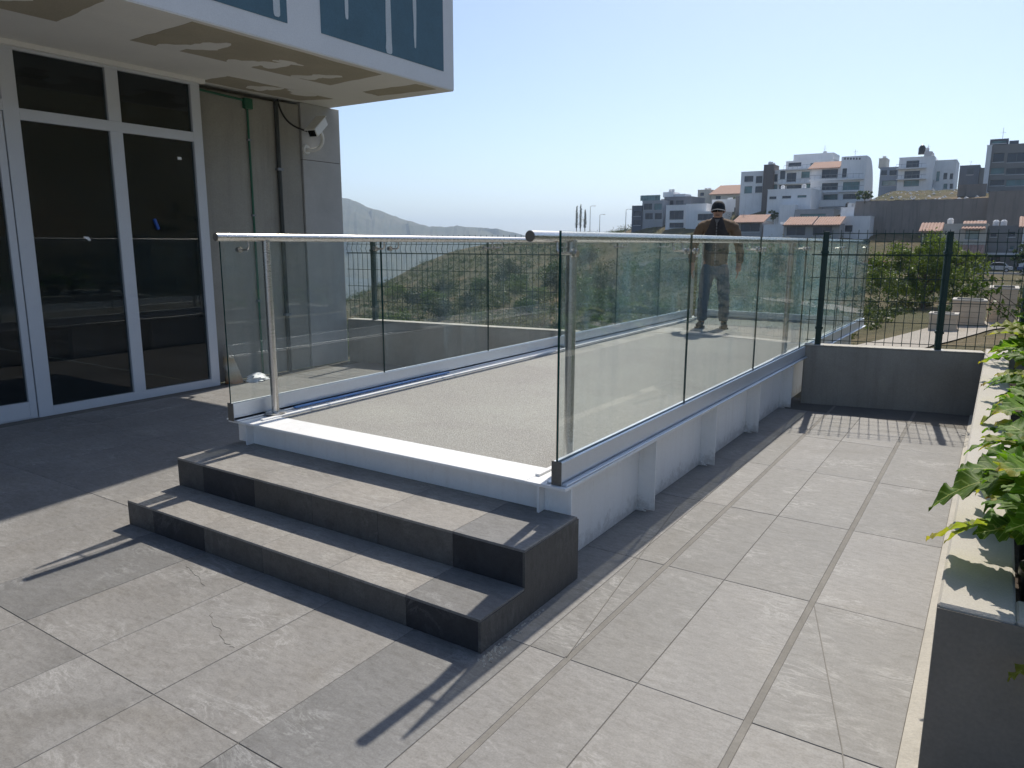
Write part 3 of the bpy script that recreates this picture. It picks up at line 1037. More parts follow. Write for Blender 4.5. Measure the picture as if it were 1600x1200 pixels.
for k in range(17):
    t = k / 16
    path.append(P0 * (1 - t) ** 3 + P1 * 3 * t * (1 - t) ** 2 + P2 * 3 * t * t * (1 - t) + P3 * t ** 3)
o = MB().tube(path, .011, 8).build('camera_cable', 'black_rubber', None, smooth=True, loc=tuple(P0))
tag(o, 'black cable hanging from the soffit to the security camera', 'cable')

sc_ = thing('security_camera', (-7.42, 6.66, 2.75), 'white security camera on a curved arm on the concrete column', 'security camera')
ax = (Vector((-7.19, 6.55, 2.915)) - Vector((-7.25, 6.755, 3.065))).normalized()
c0 = (Vector((-7.19, 6.55, 2.915)) + Vector((-7.25, 6.755, 3.065))) / 2
sx = ax.cross(Vector((0, 0, 1))).normalized()
uz = sx.cross(ax).normalized()
MB().obox(c0, ax, sx, uz, .155, .060, .052).build('housing', 'camera_white', sc_, bevel=.008)
MB().obox(c0 + uz * .060 + ax * .012, ax, sx, uz, .180, .070, .005).build('sun_hood', 'camera_white', sc_, bevel=.002)
lf = MB().obox(c0 + ax * .1565, ax, sx, uz, .0025, .047, .040).build('front_window', 'lens_black', sc_)
MB().tube([c0 + ax * .157, c0 + ax * .1625], .022, 14).build('lens', 'lens_black', lf)
b0 = c0 - uz * .055 - ax * .02
arm = []
for k in range(13):
    t = k / 12
    q = [b0, b0 + Vector((.0, .07, -.06)), Vector((-7.25, 6.79, 2.70)), Vector((-7.405, 6.635, 2.735))]
    arm.append(q[0] * (1 - t) ** 3 + q[1] * 3 * t * (1 - t) ** 2 + q[2] * 3 * t * t * (1 - t) + q[3] * t ** 3)
MB().tube(arm, .023, 12).build('arm', 'camera_white', sc_, smooth=True)
MB().tube([(-7.4195, 6.635, 2.735), (-7.400, 6.635, 2.735)], [.062, .055], 20).build('wall_plate', 'camera_white', sc_, smooth=True)

# paper sack and crumpled sheet by the wall
def lump(name, mat, loc, rx, ry, h, seed, lean=(0, 0), top=.25, parent=None, rings=9, n=16, crumple=.12):
    rr = random.Random(seed)
    mb = MB()
    V = []
    for i in range(rings):
        t = i / (rings - 1)
        w = (1 - t) ** .55 * (1 - top) + top * (1 - t ** 3)
        for k in range(n):
            a = 2 * math.pi * k / n
            q = 1 + rr.uniform(-crumple, crumple)
            V.append((loc[0] + lean[0] * t + rx * w * q * math.cos(a), loc[1] + lean[1] * t + ry * w * q * math.sin(a), loc[2] + h * t + rr.uniform(-.5, .5) * crumple * h * .12 * (t > 0)))
    F = [(i * n + k, i * n + (k + 1) % n, (i + 1) * n + (k + 1) % n, (i + 1) * n + k) for i in range(rings - 1) for k in range(n)]
    F += [tuple(reversed(range(n))), tuple(range((rings - 1) * n, rings * n))]
    mb.add(V, F)
    return mb.build(name, mat, parent, smooth=True, loc=None if parent else loc)


def sack_mat():
    t = NT('paper_sack')
    tc = t.n('ShaderNodeTexCoord')
    sxx = t.n('ShaderNodeSeparateXYZ')
    t.l(tc.outputs['Object'], sxx.inputs[0])
    n = t.noise(t.coord('Object'), 9, 6, .6)
    z = t.math('ADD', sxx.outputs['Z'], t.math('MULTIPLY', n, .05))
    col = t.ramp(z, [(.05, (.36, .17, .08)), (.10, (.44, .34, .22)), (.20, (.46, .44, .38)), (.30, (.42, .31, .18)), (.36, (.30, .27, .22))])
    p = t.principled(col, .85, 0, n, .6, .02, .2)
    t.done(p.outputs[0])


sack_mat()
bag = lump('paper_sack', 'paper_sack', (-7.30, 5.29, .0), .075, .10, .46, 5, (-.05, -.06), .16, crumple=.2, rings=12)
tag(bag, 'open paper sack with orange base leaning in the wall corner', 'sack')
sh = lump('plastic_sheet', 'white_sheet', (-7.20, 5.52, .0), .10, .15, .10, 8, (0, 0), .3, crumple=.3)
tag(sh, 'crumpled white plastic sheet on the floor beside the paper sack', 'plastic sheet')

# ================================================================== LOW WALLS AND WIRE FENCES


def low_wall(name, a, b, label, h, th=.15):
    WD = (b - a).normalized()
    WN = Vector((-WD.y, WD.x, 0))
    L = (b - a).length
    c = (a + b) / 2 + WN * (th / 2)
    o = MB().obox((c.x, c.y, h / 2 - .5), WD, WN, (0, 0, 1), L / 2, th / 2, h / 2 + .5).build(name, 'render_grey', None, bevel=.006, loc=(c.x, c.y, 0))
    MB().obox((c.x, c.y, h + .0055), WD, WN, (0, 0, 1), L / 2 + .002, th / 2 + .004, .005).build('sunlit_top_strip', 'mortar', o, bevel=.002)  # pale strip added to colour the wall top as if sunlit
    return tag(o, label, 'wall')


WA, WB = Vector((-1.59, 7.83, 0)), Vector((-.055, 7.83 + 1.535 * .225, 0))
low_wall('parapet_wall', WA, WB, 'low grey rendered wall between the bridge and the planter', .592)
LA, LB = Vector((-7.395, 7.21, 0)), Vector((-4.115, 7.66, 0))
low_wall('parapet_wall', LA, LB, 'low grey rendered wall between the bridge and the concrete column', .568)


def fence(a, b, z0, posts, label, ztop=1.70, dx=.0775):
    root = thing('wire_fence', ((a.x + b.x) / 2, (a.y + b.y) / 2, z0), label, 'fence', 'green wire fences on the low walls')
    L = (b - a).length
    WD = (b - a).normalized()
    WN = Vector((-WD.y, WD.x, 0))
    off = WN * .07
    for t in posts:
        p = a + WD * t + off
        po = MB().obox((p.x, p.y, (z0 + ztop + .02) / 2), WD, WN, (0, 0, 1), .028, .028, (ztop + .02 - z0) / 2).build('post', 'green_steel', root, bevel=.004)
        MB().obox((p.x, p.y, z0 + .006), WD, WN, (0, 0, 1), .055, .055, .006).build('base_plate', 'lamp_metal', po, bevel=.002)
        for z in (z0 + .18, z0 + .93):
            MB().obox((p.x, p.y, z), WD, WN, (0, 0, 1), .036, .036, .014).build('clamp', 'green_steel', po, bevel=.003)
    mb = MB()
    n = int(L / dx)
    fo = off - WN * .036

    def prof(z):                     # the V-fold that stiffens the panel
        k = z - (ztop - .14)
        return max(0, .03 - abs(k) * .6) if abs(k) < .06 else 0
    for i in range(n + 1):
        p = a + WD * (i * dx + .02) + fo
        zs = [z0 + .03, ztop - .20, ztop - .14, ztop - .08, ztop + .035]
        mb.tube([p - WN * prof(z) * 1.0 + Vector((0, 0, z)) for z in zs], .0036, 5)
    for z in (z0 + .06, z0 + .26, z0 + .46, z0 + .68, z0 + .90, ztop - .20, ztop - .08, ztop - .0):
        p, q = a + fo - WN * .005, a + WD * L + fo - WN * .005
        mb.tube([p + Vector((0, 0, z)), q + Vector((0, 0, z))], .0036, 5)
    m = mb.build('wire_mesh', 'green_steel', root, fix=False)
    tag(m, kind='stuff')
    return root


fence(WA, WA + (WB - WA).normalized() * 2.45, .592, [.12, 1.19, 1.86], 'dark green wire fence on the wall between bridge and planter')
fence(LA, LB, .568, [.40], 'dark green wire fence on the wall left of the bridge', 1.66)

# ================================================================== PLANTER
pl = thing('planter', (.5, 5.2, 0), 'long cream rendered planter wall along the right side of the terrace', 'planter')
MB().box(-.056, .132, 2.30, 8.55, -.3, .598).build('front_wall', 'render_cream', pl, bevel=.008)
MB().box(.132, 1.6, 2.45, 8.55, -.3, .40).build('soil_bed', 'soil', pl)
MB().box(.1325, 1.6, 2.30, 2.4495, -.3, .597).build('end_wall', 'render_cream', pl, bevel=.006)
MB().box(.1325, 1.6, 8.20, 8.55, .401, .596).build('end_wall', 'render_cream', pl)
MB().box(1.601, 1.78, 2.30, 8.55, -.3, .596).build('back_wall', 'render_cream', pl)
# darker skin: shade of the camera-facing end painted into its colour
MB().prism([(-.054, -.011), (1.6, -.011), (1.6, .585), (-.054, .585)], 'y', 2.2945, 2.2995).build('shaded_end_skin', 'render_shaded', pl)

MB().box(14.0, 14.2, -14, 2, -.3, 2.4).build('boundary_wall', 'concrete', terrace)


def leaf_mesh(seed, L=.30, W=.12, droop=.5):
    """deeply lobed, toothed leaf along +y, folded at the midrib"""
    rr = random.Random(seed)
    rows_n = 49
    V, F = [], []
    for i in range(rows_n):
        t = i / (rows_n - 1)
        env = math.sin(math.pi * min(1, t ** .62 * .97 + .03)) ** .8
        ph = (t * 4.6 + .25 + .07 * seed) % 1
        lobe = (1 - ph) ** .8 if ph > .22 else ph / .22 * .84        # steep in front, long behind: teeth sweep forward
        ser = .13 * (((t * 17 + seed * .3) % 1) - .5)
        w = W * env * (.30 + .78 * lobe + ser) + .003
        zc = .055 * math.sin(t * 2.4) - droop * (t ** 2.0) * L * .75
        for u in (-1, -.55, 0, .55, 1):
            ww = w * (1 + .14 * math.sin(t * 29 + 2.3 * u + seed))
            yy = L * t + abs(u) ** 1.5 * (.030 + .030 * lobe) * env + rr.uniform(-.0015, .0015)
            z = zc + .050 * abs(u) * env * (w / W) - .030 * abs(u) ** 3 * env + .013 * math.sin(t * 30 + u * 4 + seed) * abs(u)
            V.append((u * ww, yy, z))
    for i in range(rows_n - 1):
        for k in range(4):
            F.append((i * 5 + k, i * 5 + k + 1, (i + 1) * 5 + k + 1, (i + 1) * 5 + k))
    me = bpy.data.meshes.new('leaf')
    me.from_pydata(V, [], F)
    me.materials.append(M['squash_leaf'])
    me.polygons.foreach_set('use_smooth', [True] * len(F))
    return me


LEAVES = [leaf_mesh(s, L, W, d) for s, L, W, d in ((1, .30, .135, .35), (2, .29, .145, .6), (3, .27, .12, .2), (4, .30, .15, .8))]


def pot(x, y, z0, r, h, label):
    o = thing('nursery_pot', (x, y, z0), label, 'plant pot', 'black nursery pots in the planter')
    MB().tube([(x, y, z0), (x, y, z0 + h * .5), (x, y, z0 + h - .025), (x, y, z0 + h - .0245), (x, y, z0 + h)], [r * .85, r * .94, r, r * 1.06, r * 1.06], 20).build('pot', 'black_plastic', o, smooth=True)
    MB().tube([(x, y, z0 + h + .0005), (x, y, z0 + h + .012)], [r * .98, r * .8], 16).build('potting_soil', 'soil', o)


def squash(x, y, z, label, leaves, seed, n=13, s=1.0):
    """leaves: (heading in half turns from +x, elevation, stalk length, scale) of the ones one can tell apart; n more fill the heart"""
    rr = random.Random(seed)
    root = thing('squash_plant', (x, y, z), label, 'plant', 'big leaved plants in the planter')
    specs = [(math.pi * a, e, st, k) for a, e, st, k in leaves]
    for i in range(n):
        specs.append((math.pi * (.62 + 1.5 * ((i * .618 + rr.random() * .1) % 1)) - math.pi * .35, rr.uniform(.2, .9), rr.uniform(.05, .14), rr.uniform(.6, 1.0)))
    for a, el, stl, k in specs:
        stl, k = stl * s, k * s
        d = Vector((math.cos(a), math.sin(a), 0))
        tip = d * stl + Vector((0, 0, stl * (.35 + 1.3 * max(el, 0)) + .05))
        mid = d * stl * .45 + Vector((0, 0, tip.z * .75))
        MB().tube([root.location + d * .015, root.location + mid, root.location + tip], [.008 * s, .0065 * s, .005 * s], 7).build('leaf_stalk', 'stalk', root, smooth=True)
        place(LEAVES[rr.randrange(4)], 'leaf', root, tip, (el * .8 + rr.uniform(-.12, .12), rr.uniform(-.35, .35), a - math.pi / 2), (k, k, k))
    return root


squash(.27, 2.62, .64, 'squash plant with yellow tipped leaves at the near end of the planter', [(1.00, -.02, .07, 1.05), (.90, .22, .05, .95), (.80, .40, .06, .8), (1.10, .3, .05, .75)], 11)
squash(.29, 3.12, .66, 'second squash plant from the near end, with a long leaf over the wall', [(1.03, .02, .09, 1.1), (.92, .30, .06, .9), (1.12, .15, .05, .8), (.86, .1, .10, .8)], 12)
squash(.31, 3.62, .66, 'third squash plant from the near end of the planter', [(.98, .18, .08, .95), (1.06, .30, .06, .85), (.90, .45, .05, .8)], 13)
squash(.36, 4.90, .62, 'squash plant in the middle of the planter, behind the bare black pot', [(1.0, .05, .10, 1.0), (.92, .3, .06, .9), (1.08, .35, .08, .8)], 14)
squash(.36, 5.65, .62, 'bright green squash plant level with the far end of the terrace', [(.97, .10, .10, 1.0), (1.05, .30, .07, .9)], 15, 10)
squash(.38, 6.50, .62, 'squash plant next to the last in the planter, before the grey wall', [(.98, .15, .10, 1.05), (1.07, .4, .08, .9)], 16, 11, 1.1)
squash(.45, 7.45, .62, 'farthest squash plant, by the fence post at the right edge', [(.95, .5, .12, 1.05), (1.03, .25, .1, .95)], 17, 13, 1.25)
squash(.30, 2.24, .46, 'drooping squash leaves hanging over the near end of the planter', [(1.05, -.35, .05, .7), (1.35, -.3, .05, .7), (1.2, -.1, .05, .6)], 18, 2, .8)
for i, (x, y) in enumerate(((.255, 2.62), (.26, 3.12), (.26, 3.62), (.26, 4.25), (.30, 4.90), (.30, 5.65), (.32, 6.50), (.36, 7.45))):
    pot(x, y, .40, .112, .24, ('black plastic nursery pot at the near end of the planter', 'black nursery pot, second from the near end of the planter', 'black nursery pot, third from the near end of the planter', 'bare black nursery pot with no leaves over it, in a gap between plants',
                               'black nursery pot just beyond the bare pot', 'black nursery pot, third from the far end of the planter', 'black nursery pot, second from the far end of the planter', 'black nursery pot at the far end of the planter')[i])


def spray(root_label, x, y, z, seed, h, n=420):
    rr = np.random.default_rng(seed)
    root = thing('leafy_shrub', (x, y, z), root_label, 'shrub')
    stems = MB()
    pts = []
    for i in range(9):
        a = rr.uniform(0, 6.28)
        p = [Vector((x, y, z))]
        for k in range(4):
            p.append(p[-1] + Vector((math.cos(a) * .07 * (k + .5), math.sin(a) * .07 * (k + .5), h / 4)) + Vector(rr.normal(0, .015, 3)))
        stems.tube(p, [.007, .006, .005, .004, .003], 5)
        pts += [np.array(q) for q in p[1:]]
    stems.build('stem', 'bark', root, smooth=True)
    V, F = leaf_cloud(pts, [[.10, .10, .10]] * len(pts), n // len(pts), .05, rr)
    mesh_np('foliage', V, F, 'ivy', root)


spray('leafy shrub with small leaves growing at the far right of the planter', .62, 7.2, .42, 5, .85, 900)
spray('leafy shrub with small leaves beside the fence at the planter\'s far end', .42, 8.05, .42, 6, .80, 900)

# ------------------------------------------------------------------ survey of the far hillside (metres)
HOUSES = [
 ('slate and grey apartment house with glass terrace railing, farthest left on the hillside', dict(vols=[('slate',-104.84,-100.95,5.41,13.68,232.5,12.0,[(-104.21,-101.69,10.38,12.03),(-104.1,-101.58,7.48,9.14)]),('grey',-101.21,-93.85,5.38,15.18,232.5,13.5,[(-100.65,-97.74,12.37,14.4),(-97.07,-94.42,12.29,14.32),(-100.08,-97.39,9.29,11.34),(-96.72,-94.29,9.24,11.28)])], rail=[(-101.89,-94.98,15.2,17.02,232.5)])),
 ('dark grey house with rooftop boxes and a water tank, left on the hillside', dict(vols=[('greydk',-95.78,-86.56,5.82,16.47,237.75,13.5,[(-95.27,-92.61,13.89,15.53),(-91.73,-89.11,13.8,15.43)]),('white',-97.34,-93.75,16.69,18.38,240.38,6.0,[]),('white',-93.63,-90.09,16.62,17.69,241.25,6.0,[])], tank=[(-93.53,243.0,16.28,0.7)])),
 ('white house with two wide window bands beside a blank white wall', dict(vols=[('white',-90.14,-83.66,4.83,13.21,225.5,12.0,[(-88.93,-84.34,8.93,11.65),(-88.79,-84.19,6.39,7.95)]),('white',-82.92,-76.59,4.77,13.34,223.75,12.0,[])])),
 ('low white house with a blue window band, behind the standing person', dict(vols=[('white',-77.03,-69.77,4.65,10.69,216.75,10.5,[(-76.72,-72.12,8.33,10.16),(-76.59,-71.98,5.95,7.42)])])),
 ('cream house with a shallow terracotta roof on the skyline', dict(vols=[('cream',-92.58,-87.97,15.85,20.0,260.5,10.5,[(-91.68,-90.3,18.05,19.15)]),('cream',-87.27,-76.91,15.12,18.33,258.75,13.5,[(-85.55,-83.75,16.48,17.77)])], roofs=[(-87.92,-76.42,18.25,20.31,258.05,12.6)])),
 ("white house with small square windows, right behind the person's head", dict(vols=[('white',-78.46,-67.65,8.58,14.98,234.25,12.0,[(-71.41,-70.61,11.26,12.61),(-70.42,-69.24,11.24,12.78),(-68.63,-67.84,11.21,11.97),(-77.34,-75.71,13.12,14.29)])])),
 ('white house with six windows and a dark stair tower', dict(vols=[('white',-66.71,-55.95,13.4,22.02,223.75,13.5,[(-65.73,-63.14,19.28,20.91),(-62.4,-60.57,18.81,20.77),(-65.54,-63.31,16.03,18.03),(-62.4,-60.39,16.11,17.91),(-57.45,-56.3,18.98,21.1),(-57.2,-56.13,16.84,18.27)]),('brown',-59.97,-57.2,14.34,23.54,222.35,6.0,[])])),
 ('large white stepped house with blue windows, highest in the row', dict(vols=[('white',-54.63,-41.94,13.5,21.66,218.5,15.0,[(-54.69,-52.97,19.18,21.79),(-52.58,-50.02,18.39,20.79),(-48.73,-46.56,19.26,20.95),(-54.46,-52.73,16.43,17.63),(-52.4,-48.49,16.49,17.51),(-47.84,-46.17,16.53,17.72)]),('white',-53.61,-41.05,21.77,24.02,221.12,12.0,[(-52.93,-49.51,22.69,23.72),(-47.15,-41.55,22.34,23.35)]),('white',-52.31,-41.86,24.2,26.11,223.75,9.0,[])], slabs=[(-53.24,-40.32,21.37,21.71,218.5,0.9),(-54.7,-41.96,17.68,18.02,218.5,0.8)])),
 ('blank white house with three slit windows under its roof edge', dict(vols=[('white',-47.3,-37.69,5.77,13.76,180.0,13.5,[(-46.86,-45.27,11.73,12.31),(-44.0,-42.02,11.79,12.36),(-40.63,-38.69,11.9,12.4)]),('white',-43.79,-40.43,4.58,10.1,177.55,3.0,[]),('grey',-39.69,-31.65,4.23,8.88,174.75,6.0,[(-38.6,-33.29,7.11,8.06)])])),
 ('low garage with one terracotta roof, right beside the person', dict(vols=[('greylt',-48.35,-42.51,2.36,6.15,159.0,9.0,[(-46.9,-42.94,4.06,5.76)])], roofs=[(-48.45,-41.89,5.92,6.95,157.6,5.6)])),
 ('low blank white garden wall block between the garages', dict(vols=[('white',-41.69,-37.71,2.35,5.28,157.25,6.0,[])])),
 ('pair of garages under two terracotta roofs', dict(vols=[('greylt',-37.16,-26.95,1.98,5.34,155.5,9.0,[(-36.69,-33.18,3.21,4.95),(-31.75,-28.25,3.2,4.9)])], roofs=[(-37.22,-31.78,5.22,6.56,154.1,5.6),(-31.6,-26.66,5.16,6.48,154.1,5.6)])),
 ('white box house with a square stair block, at the end of the garage row', dict(vols=[('white',-27.59,-22.44,1.14,6.79,160.75,10.5,[(-26.88,-25.48,3.98,5.21)]),('white',-28.8,-26.27,5.59,8.76,166.0,6.0,[])])),
 ('white house with curved side wall and slotted parapet', dict(vols=[('white',-40.96,-34.39,10.08,19.46,194.0,13.5,[(-38.59,-35.01,17.04,19.03),(-38.36,-34.77,14.22,15.86),(-38.46,-34.58,12.0,13.19)]),('white',-34.18,-28.79,9.88,21.61,192.6,13.5,[(-33.79,-32.81,16.93,18.96),(-33.41,-29.81,13.97,15.86),(-33.21,-29.61,11.93,13.1)])], roofs=[(-41.73,-34.56,19.23,20.91,192.95,7.0)], slots=[(-33.63,-33.26,20.93,21.36,192.6),(-32.99,-32.63,20.89,21.32,192.6),(-32.35,-31.99,20.85,21.29,192.6),(-31.72,-31.36,20.82,21.25,192.6),(-31.09,-30.73,20.78,21.21,192.6),(-30.46,-30.1,20.75,21.18,192.6)], slabs=[(-40.81,-28.97,16.27,16.64,192.6,0.8),(-40.6,-28.75,13.56,13.93,192.6,0.8),(-40.54,-28.75,10.17,11.63,190.5,1.1)], curve=True)),
 ('narrow blue grey house with a little roof tower, between two white houses', dict(vols=[('bluegrey',-31.3,-26.66,15.79,22.32,234.25,10.5,[(-30.98,-29.54,20.32,21.69),(-28.9,-27.15,20.22,21.59),(-30.58,-27.06,17.51,18.89)]),('cream',-32.33,-30.37,22.68,25.15,237.75,6.0,[])])),
 ('white corner house with balconies and a rooftop water tank', dict(vols=[('white',-26.59,-18.3,15.47,24.51,232.5,25.5,[(-24.81,-21.73,21.87,23.71),(-25.02,-21.32,19.03,21.05),(-24.97,-21.27,17.02,18.62)]),('grey',-21.06,-19.23,24.61,26.27,236.0,7.5,[]),('white',-18.56,-13.33,14.87,23.8,237.75,13.5,[(-17.75,-16.99,18.48,21.01),(-16.08,-15.18,18.91,20.59),(-14.56,-13.81,18.85,20.36),(-15.82,-14.91,16.38,17.73),(-14.31,-13.56,16.33,17.68)])], slabs=[(-27.04,-19.95,21.47,21.81,232.5,1.2),(-26.79,-19.69,18.7,18.95,232.5,1.2)], tank=[(-21.83,237.75,25.72,1.5)], sidewins=True)),
 ('small dark slate house on the skyline beside the grey block', dict(vols=[('slate',-13.54,-8.58,17.3,23.97,258.75,10.5,[(-11.62,-10.03,21.43,23.23)]),('greywarm',-8.53,-6.86,17.28,23.23,260.5,9.0,[])])),
 ('big grey building with ribbon windows, tallest at the right edge', dict(vols=[('greywarm',-4.47,7.99,10.13,21.7,188.75,15.0,[(-4.06,-2.16,18.41,20.21),(-1.61,3.2,18.2,20.1),(-4.34,-1.87,15.98,17.27),(-1.53,3.5,15.79,17.06),(-4.09,-1.61,13.65,14.81),(-1.29,3.75,13.49,14.77)]),('white',-5.33,-4.48,10.27,21.65,187.7,13.5,[]),('slate',-5.06,-1.75,22.35,23.42,192.25,6.0,[(-4.7,-2.19,22.51,23.09)]),('slate',-1.62,0.06,22.18,22.91,192.25,6.0,[])])),
 ('cream house with two small terracotta roofs and an awning, by the road', dict(vols=[('cream',-11.6,-8.59,-2.55,3.7,139.75,10.5,[(-11.43,-9.06,1.97,3.4),(-11.43,-10.32,0.12,1.35),(-11.35,-10.15,-1.94,-0.29)]),('cream',-8.66,-2.7,-2.47,4.69,140.62,10.5,[(-8.55,-7.92,3.09,3.7),(-5.59,-3.67,2.38,3.78),(-8.3,-3.26,-1.97,-0.04)])], roofs=[(-12.05,-8.75,3.65,5.04,138.7,4.2),(-6.12,-2.9,4.0,5.13,139.23,4.2),(-9.93,-2.76,0.24,1.48,136.77,3.1)])),
 ('plain grey house next to the cream house by the road', dict(vols=[('greywarm',-2.55,1.9,-2.63,4.39,143.25,10.5,[(-2.17,-1.39,2.8,3.4),(0.13,1.06,2.79,3.59),(0.61,1.2,0.8,1.4),(-1.74,-0.53,-1.84,-0.23)])], slabs=[(-2.54,2.55,0.0,0.3,142.38,1.0)])),
 ('white house with a terracotta roof, cut by the right edge', dict(vols=[('white',2.04,6.49,-2.48,4.31,141.5,10.5,[(2.24,3.71,2.19,3.55),(2.44,4.48,0.63,1.41)])], roofs=[(1.42,5.98,4.26,5.52,140.1,5.6)])),
]
WALLS = [('L', (-26.18, -2.97, 1.79, 10.03), 166.0), ('M', (-8.99, -4.19, 10.02, 13.04), 173.0), ('R', (-3.53, 10.51, 1.83, 11.1), 164.25), ('S', (-69.22, -59.79, 9.98, 15.55), 228.12)]
TERR = [(-2.5, 25.0, -1.5), (-0.8, 25.0, -1.4), (0.5, 22.0, -1.2), (-2.7, 40.0, -1.9), (0.3, 40.0, -1.7), (-5.2, 40.0, -2.1), (-9.0, 124.0, -2.6), (1.1, 124.0, -2.4), (-14.9, 124.0, -2.8), (-10.2, 139.8, -2.5), (2.8, 139.8, -2.2), (-24.4, 136.2, -0.4), (-13.2, 75.0, -2.5), (-7.5, 43.5, -2.5), (-36.5, 155.5, 2.7), (-25.5, 110.0, -1.9), (-16.7, 66.2, -3.8), (-25.2, 159.0, 2.2), (-47.7, 159.0, 2.6), (-68.0, 225.5, 8.3), (-101.7, 232.5, 5.8), (-70.9, 162.5, -1.3), (-47.8, 110.0, -5.4), (-32.4, 75.0, -6.9), (-135.1, 250.0, 2.1), (-78.2, 145.0, -3.9), (-46.0, 85.5, -8.3), (-174.4, 276.2, 1.5), (-208.2, 285.0, -0.6), (-118.8, 162.5, -9.5), (-70.3, 96.0, -12.1), (-217.5, 258.8, -7.6), (-209.3, 232.5, -13.5), (-102.5, 113.5, -15.5), (-191.9, 188.8, -18.2), (-126.4, 124.0, -18.5), (-57.2, 232.5, 15.7), (-87.2, 258.8, 15.3), (-103.4, 258.8, 9.6)]
RIDGE = [(-2747, 1787, 167), (-2482, 1961, 183), (-2305, 2077, 181), (-2226, 2129, 170), (-2173, 2163, 165), (-2129, 2192, 143), (-2062, 2236, 119), (-1996, 2279, 90), (-1926, 2325, 68), (-1864, 2366, 66), (-1797, 2409, 66), (-1687, 2481, 55), (-1607, 2533, 34), (-1532, 2582, 18), (-1422, 2655, -12)]

# ================================================================== TERRAIN
TERR_ALL = TERR + [(-8, 9, -3.2), (-20, 8, -8), (-3, 13, -1.7), (2, 10, -.4), (60, 170, 8), (-60, 30, -17), (-120, 40, -28), (-220, 60, -48), (-330, 200, -62), (-330, 340, -55),
                   (-240, 380, -30), (-150, 380, -12), (-70, 380, 12), (80, 380, 18), (-40, 15, -12), (-18, 25, -6.5), (0, 15, -1.2), (-6, 20, -2.2), (-10, 30, -3.8), (-270, 270, -32), (-230, 190, -34), (20, 140, -2), (-20, 168, 4.0), (5, 168, 3.5), (40, 200, 8), (0, 200, 7), (-10, 240, 8), (-10, 300, 9), (25, 260, 9), (-35, 260, 11), (26, 16, 7), (48, 30, 17), (70, 60, 22), (42, 62, 12), (34, 100, 6), (60, 110, 16), (9, 18, -.9), (10, 40, -1.6), (12, 70, -2), (14, 100, -2.2), (30, -10, 6), (90, 10, 24)]


class TPS:
    def __init__(self, pts, lam=4.0):
        P = np.array(pts, float)
        self.c = P[:, :2] / 100
        z = P[:, 2]
        n = len(P)
        K = self.k(self.c, self.c) + lam * 1e-3 * np.eye(n)
        Q = np.hstack([np.ones((n, 1)), self.c])
        A = np.block([[K, Q], [Q.T, np.zeros((3, 3))]])
        s = np.linalg.solve(A, np.concatenate([z, np.zeros(3)]))
        self.w, self.a = s[:n], s[n:]

    @staticmethod
    def k(a, b):
        d2 = ((a[:, None, :] - b[None, :, :]) ** 2).sum(-1)
        return .5 * d2 * np.log(d2 + 1e-12)

    def __call__(self, x, y):
        q = np.stack([np.asarray(x, float).ravel(), np.asarray(y, float).ravel()], 1) / 100
        r = self.k(q, self.c) @ self.w + self.a[0] + q @ self.a[1:]
        return r.reshape(np.shape(x))


_tps = TPS(TERR_ALL)


def bump2(x, y):
    return .35 * np.sin(x * .31 + 1.3 * np.sin(y * .17)) * np.sin(y * .27 + .8) + .18 * np.sin(x * .9 + y * .5) * np.sin(y * .83 - x * .4)


def height(x, y):
    x, y = np.asarray(x, float), np.asarray(y, float)
    amp = np.clip((y - 14) / 40, 0, 1) * np.clip(1.4 - np.exp(-((x + 2) / 14.) ** 2) * 1.3, .1, 1)
    return _tps(x, y) + bump2(x, y) * amp


def grid(name, xs, ys, fn, mat, kind='structure'):
    X_, Y_ = np.meshgrid(xs, ys)
    Z_ = fn(X_, Y_)
    V = np.stack([X_, Y_, Z_], -1).reshape(-1, 3)
    nx = len(xs)
    i, j = np.meshgrid(np.arange(nx - 1), np.arange(len(ys) - 1))
    a = (j * nx + i).ravel()
    F = np.stack([a, a + 1, a + nx + 1, a + nx], 1)
    o = mesh_np(name, V, F, mat, smooth=True)
    tag(o, kind=kind)
    return o


ys = np.concatenate([np.arange(8.9, 40, .7), np.arange(40, 140, 1.6), np.arange(140, 400, 3.2)])
xs = np.concatenate([np.arange(-340, -60, 4.0), np.arange(-60, -12, 1.4), np.arange(-12, 12, .6), np.arange(12, 90, 3.0)])
grid('hillside', xs, ys, height, 'dry_ground')


xs2 = np.arange(14.4, 130, 2.2)
ys2 = np.arange(-60, 9.2, 2.2)
grid('bank', xs2, ys2, height, 'dry_ground')


def upper_h(x, y):
    z = 9.9 + (.115 * np.clip(y - 166.5, 0, 33)) + .02 * np.clip(y - 199, 0, 200)
    edge = np.clip((-24 - x) / 18, 0, 1)
    return z - edge * 9 + .25 * np.sin(x * 1.1 + y * .3) * np.sin(y * .9) + .12 * np.sin(x * 2.7) * np.sin(y * 2.1 + x)


grid('upper_hillside', np.arange(-44, 40, 1.2), np.arange(166.4, 300, 1.3), upper_h, 'dry_ground')

V = [(0, 0, -90)]
F = []
nseg = 72
for k in range(nseg):
    a = 2 * math.pi * k / nseg
    V.append((8000 * math.cos(a), 8000 * math.sin(a), -90))
for k in range(nseg):
    F.append((0, 1 + k, 1 + (k + 1) % nseg))
o = mesh_np('valley_floor', V, F, 'valley')
tag(o, kind='structure')


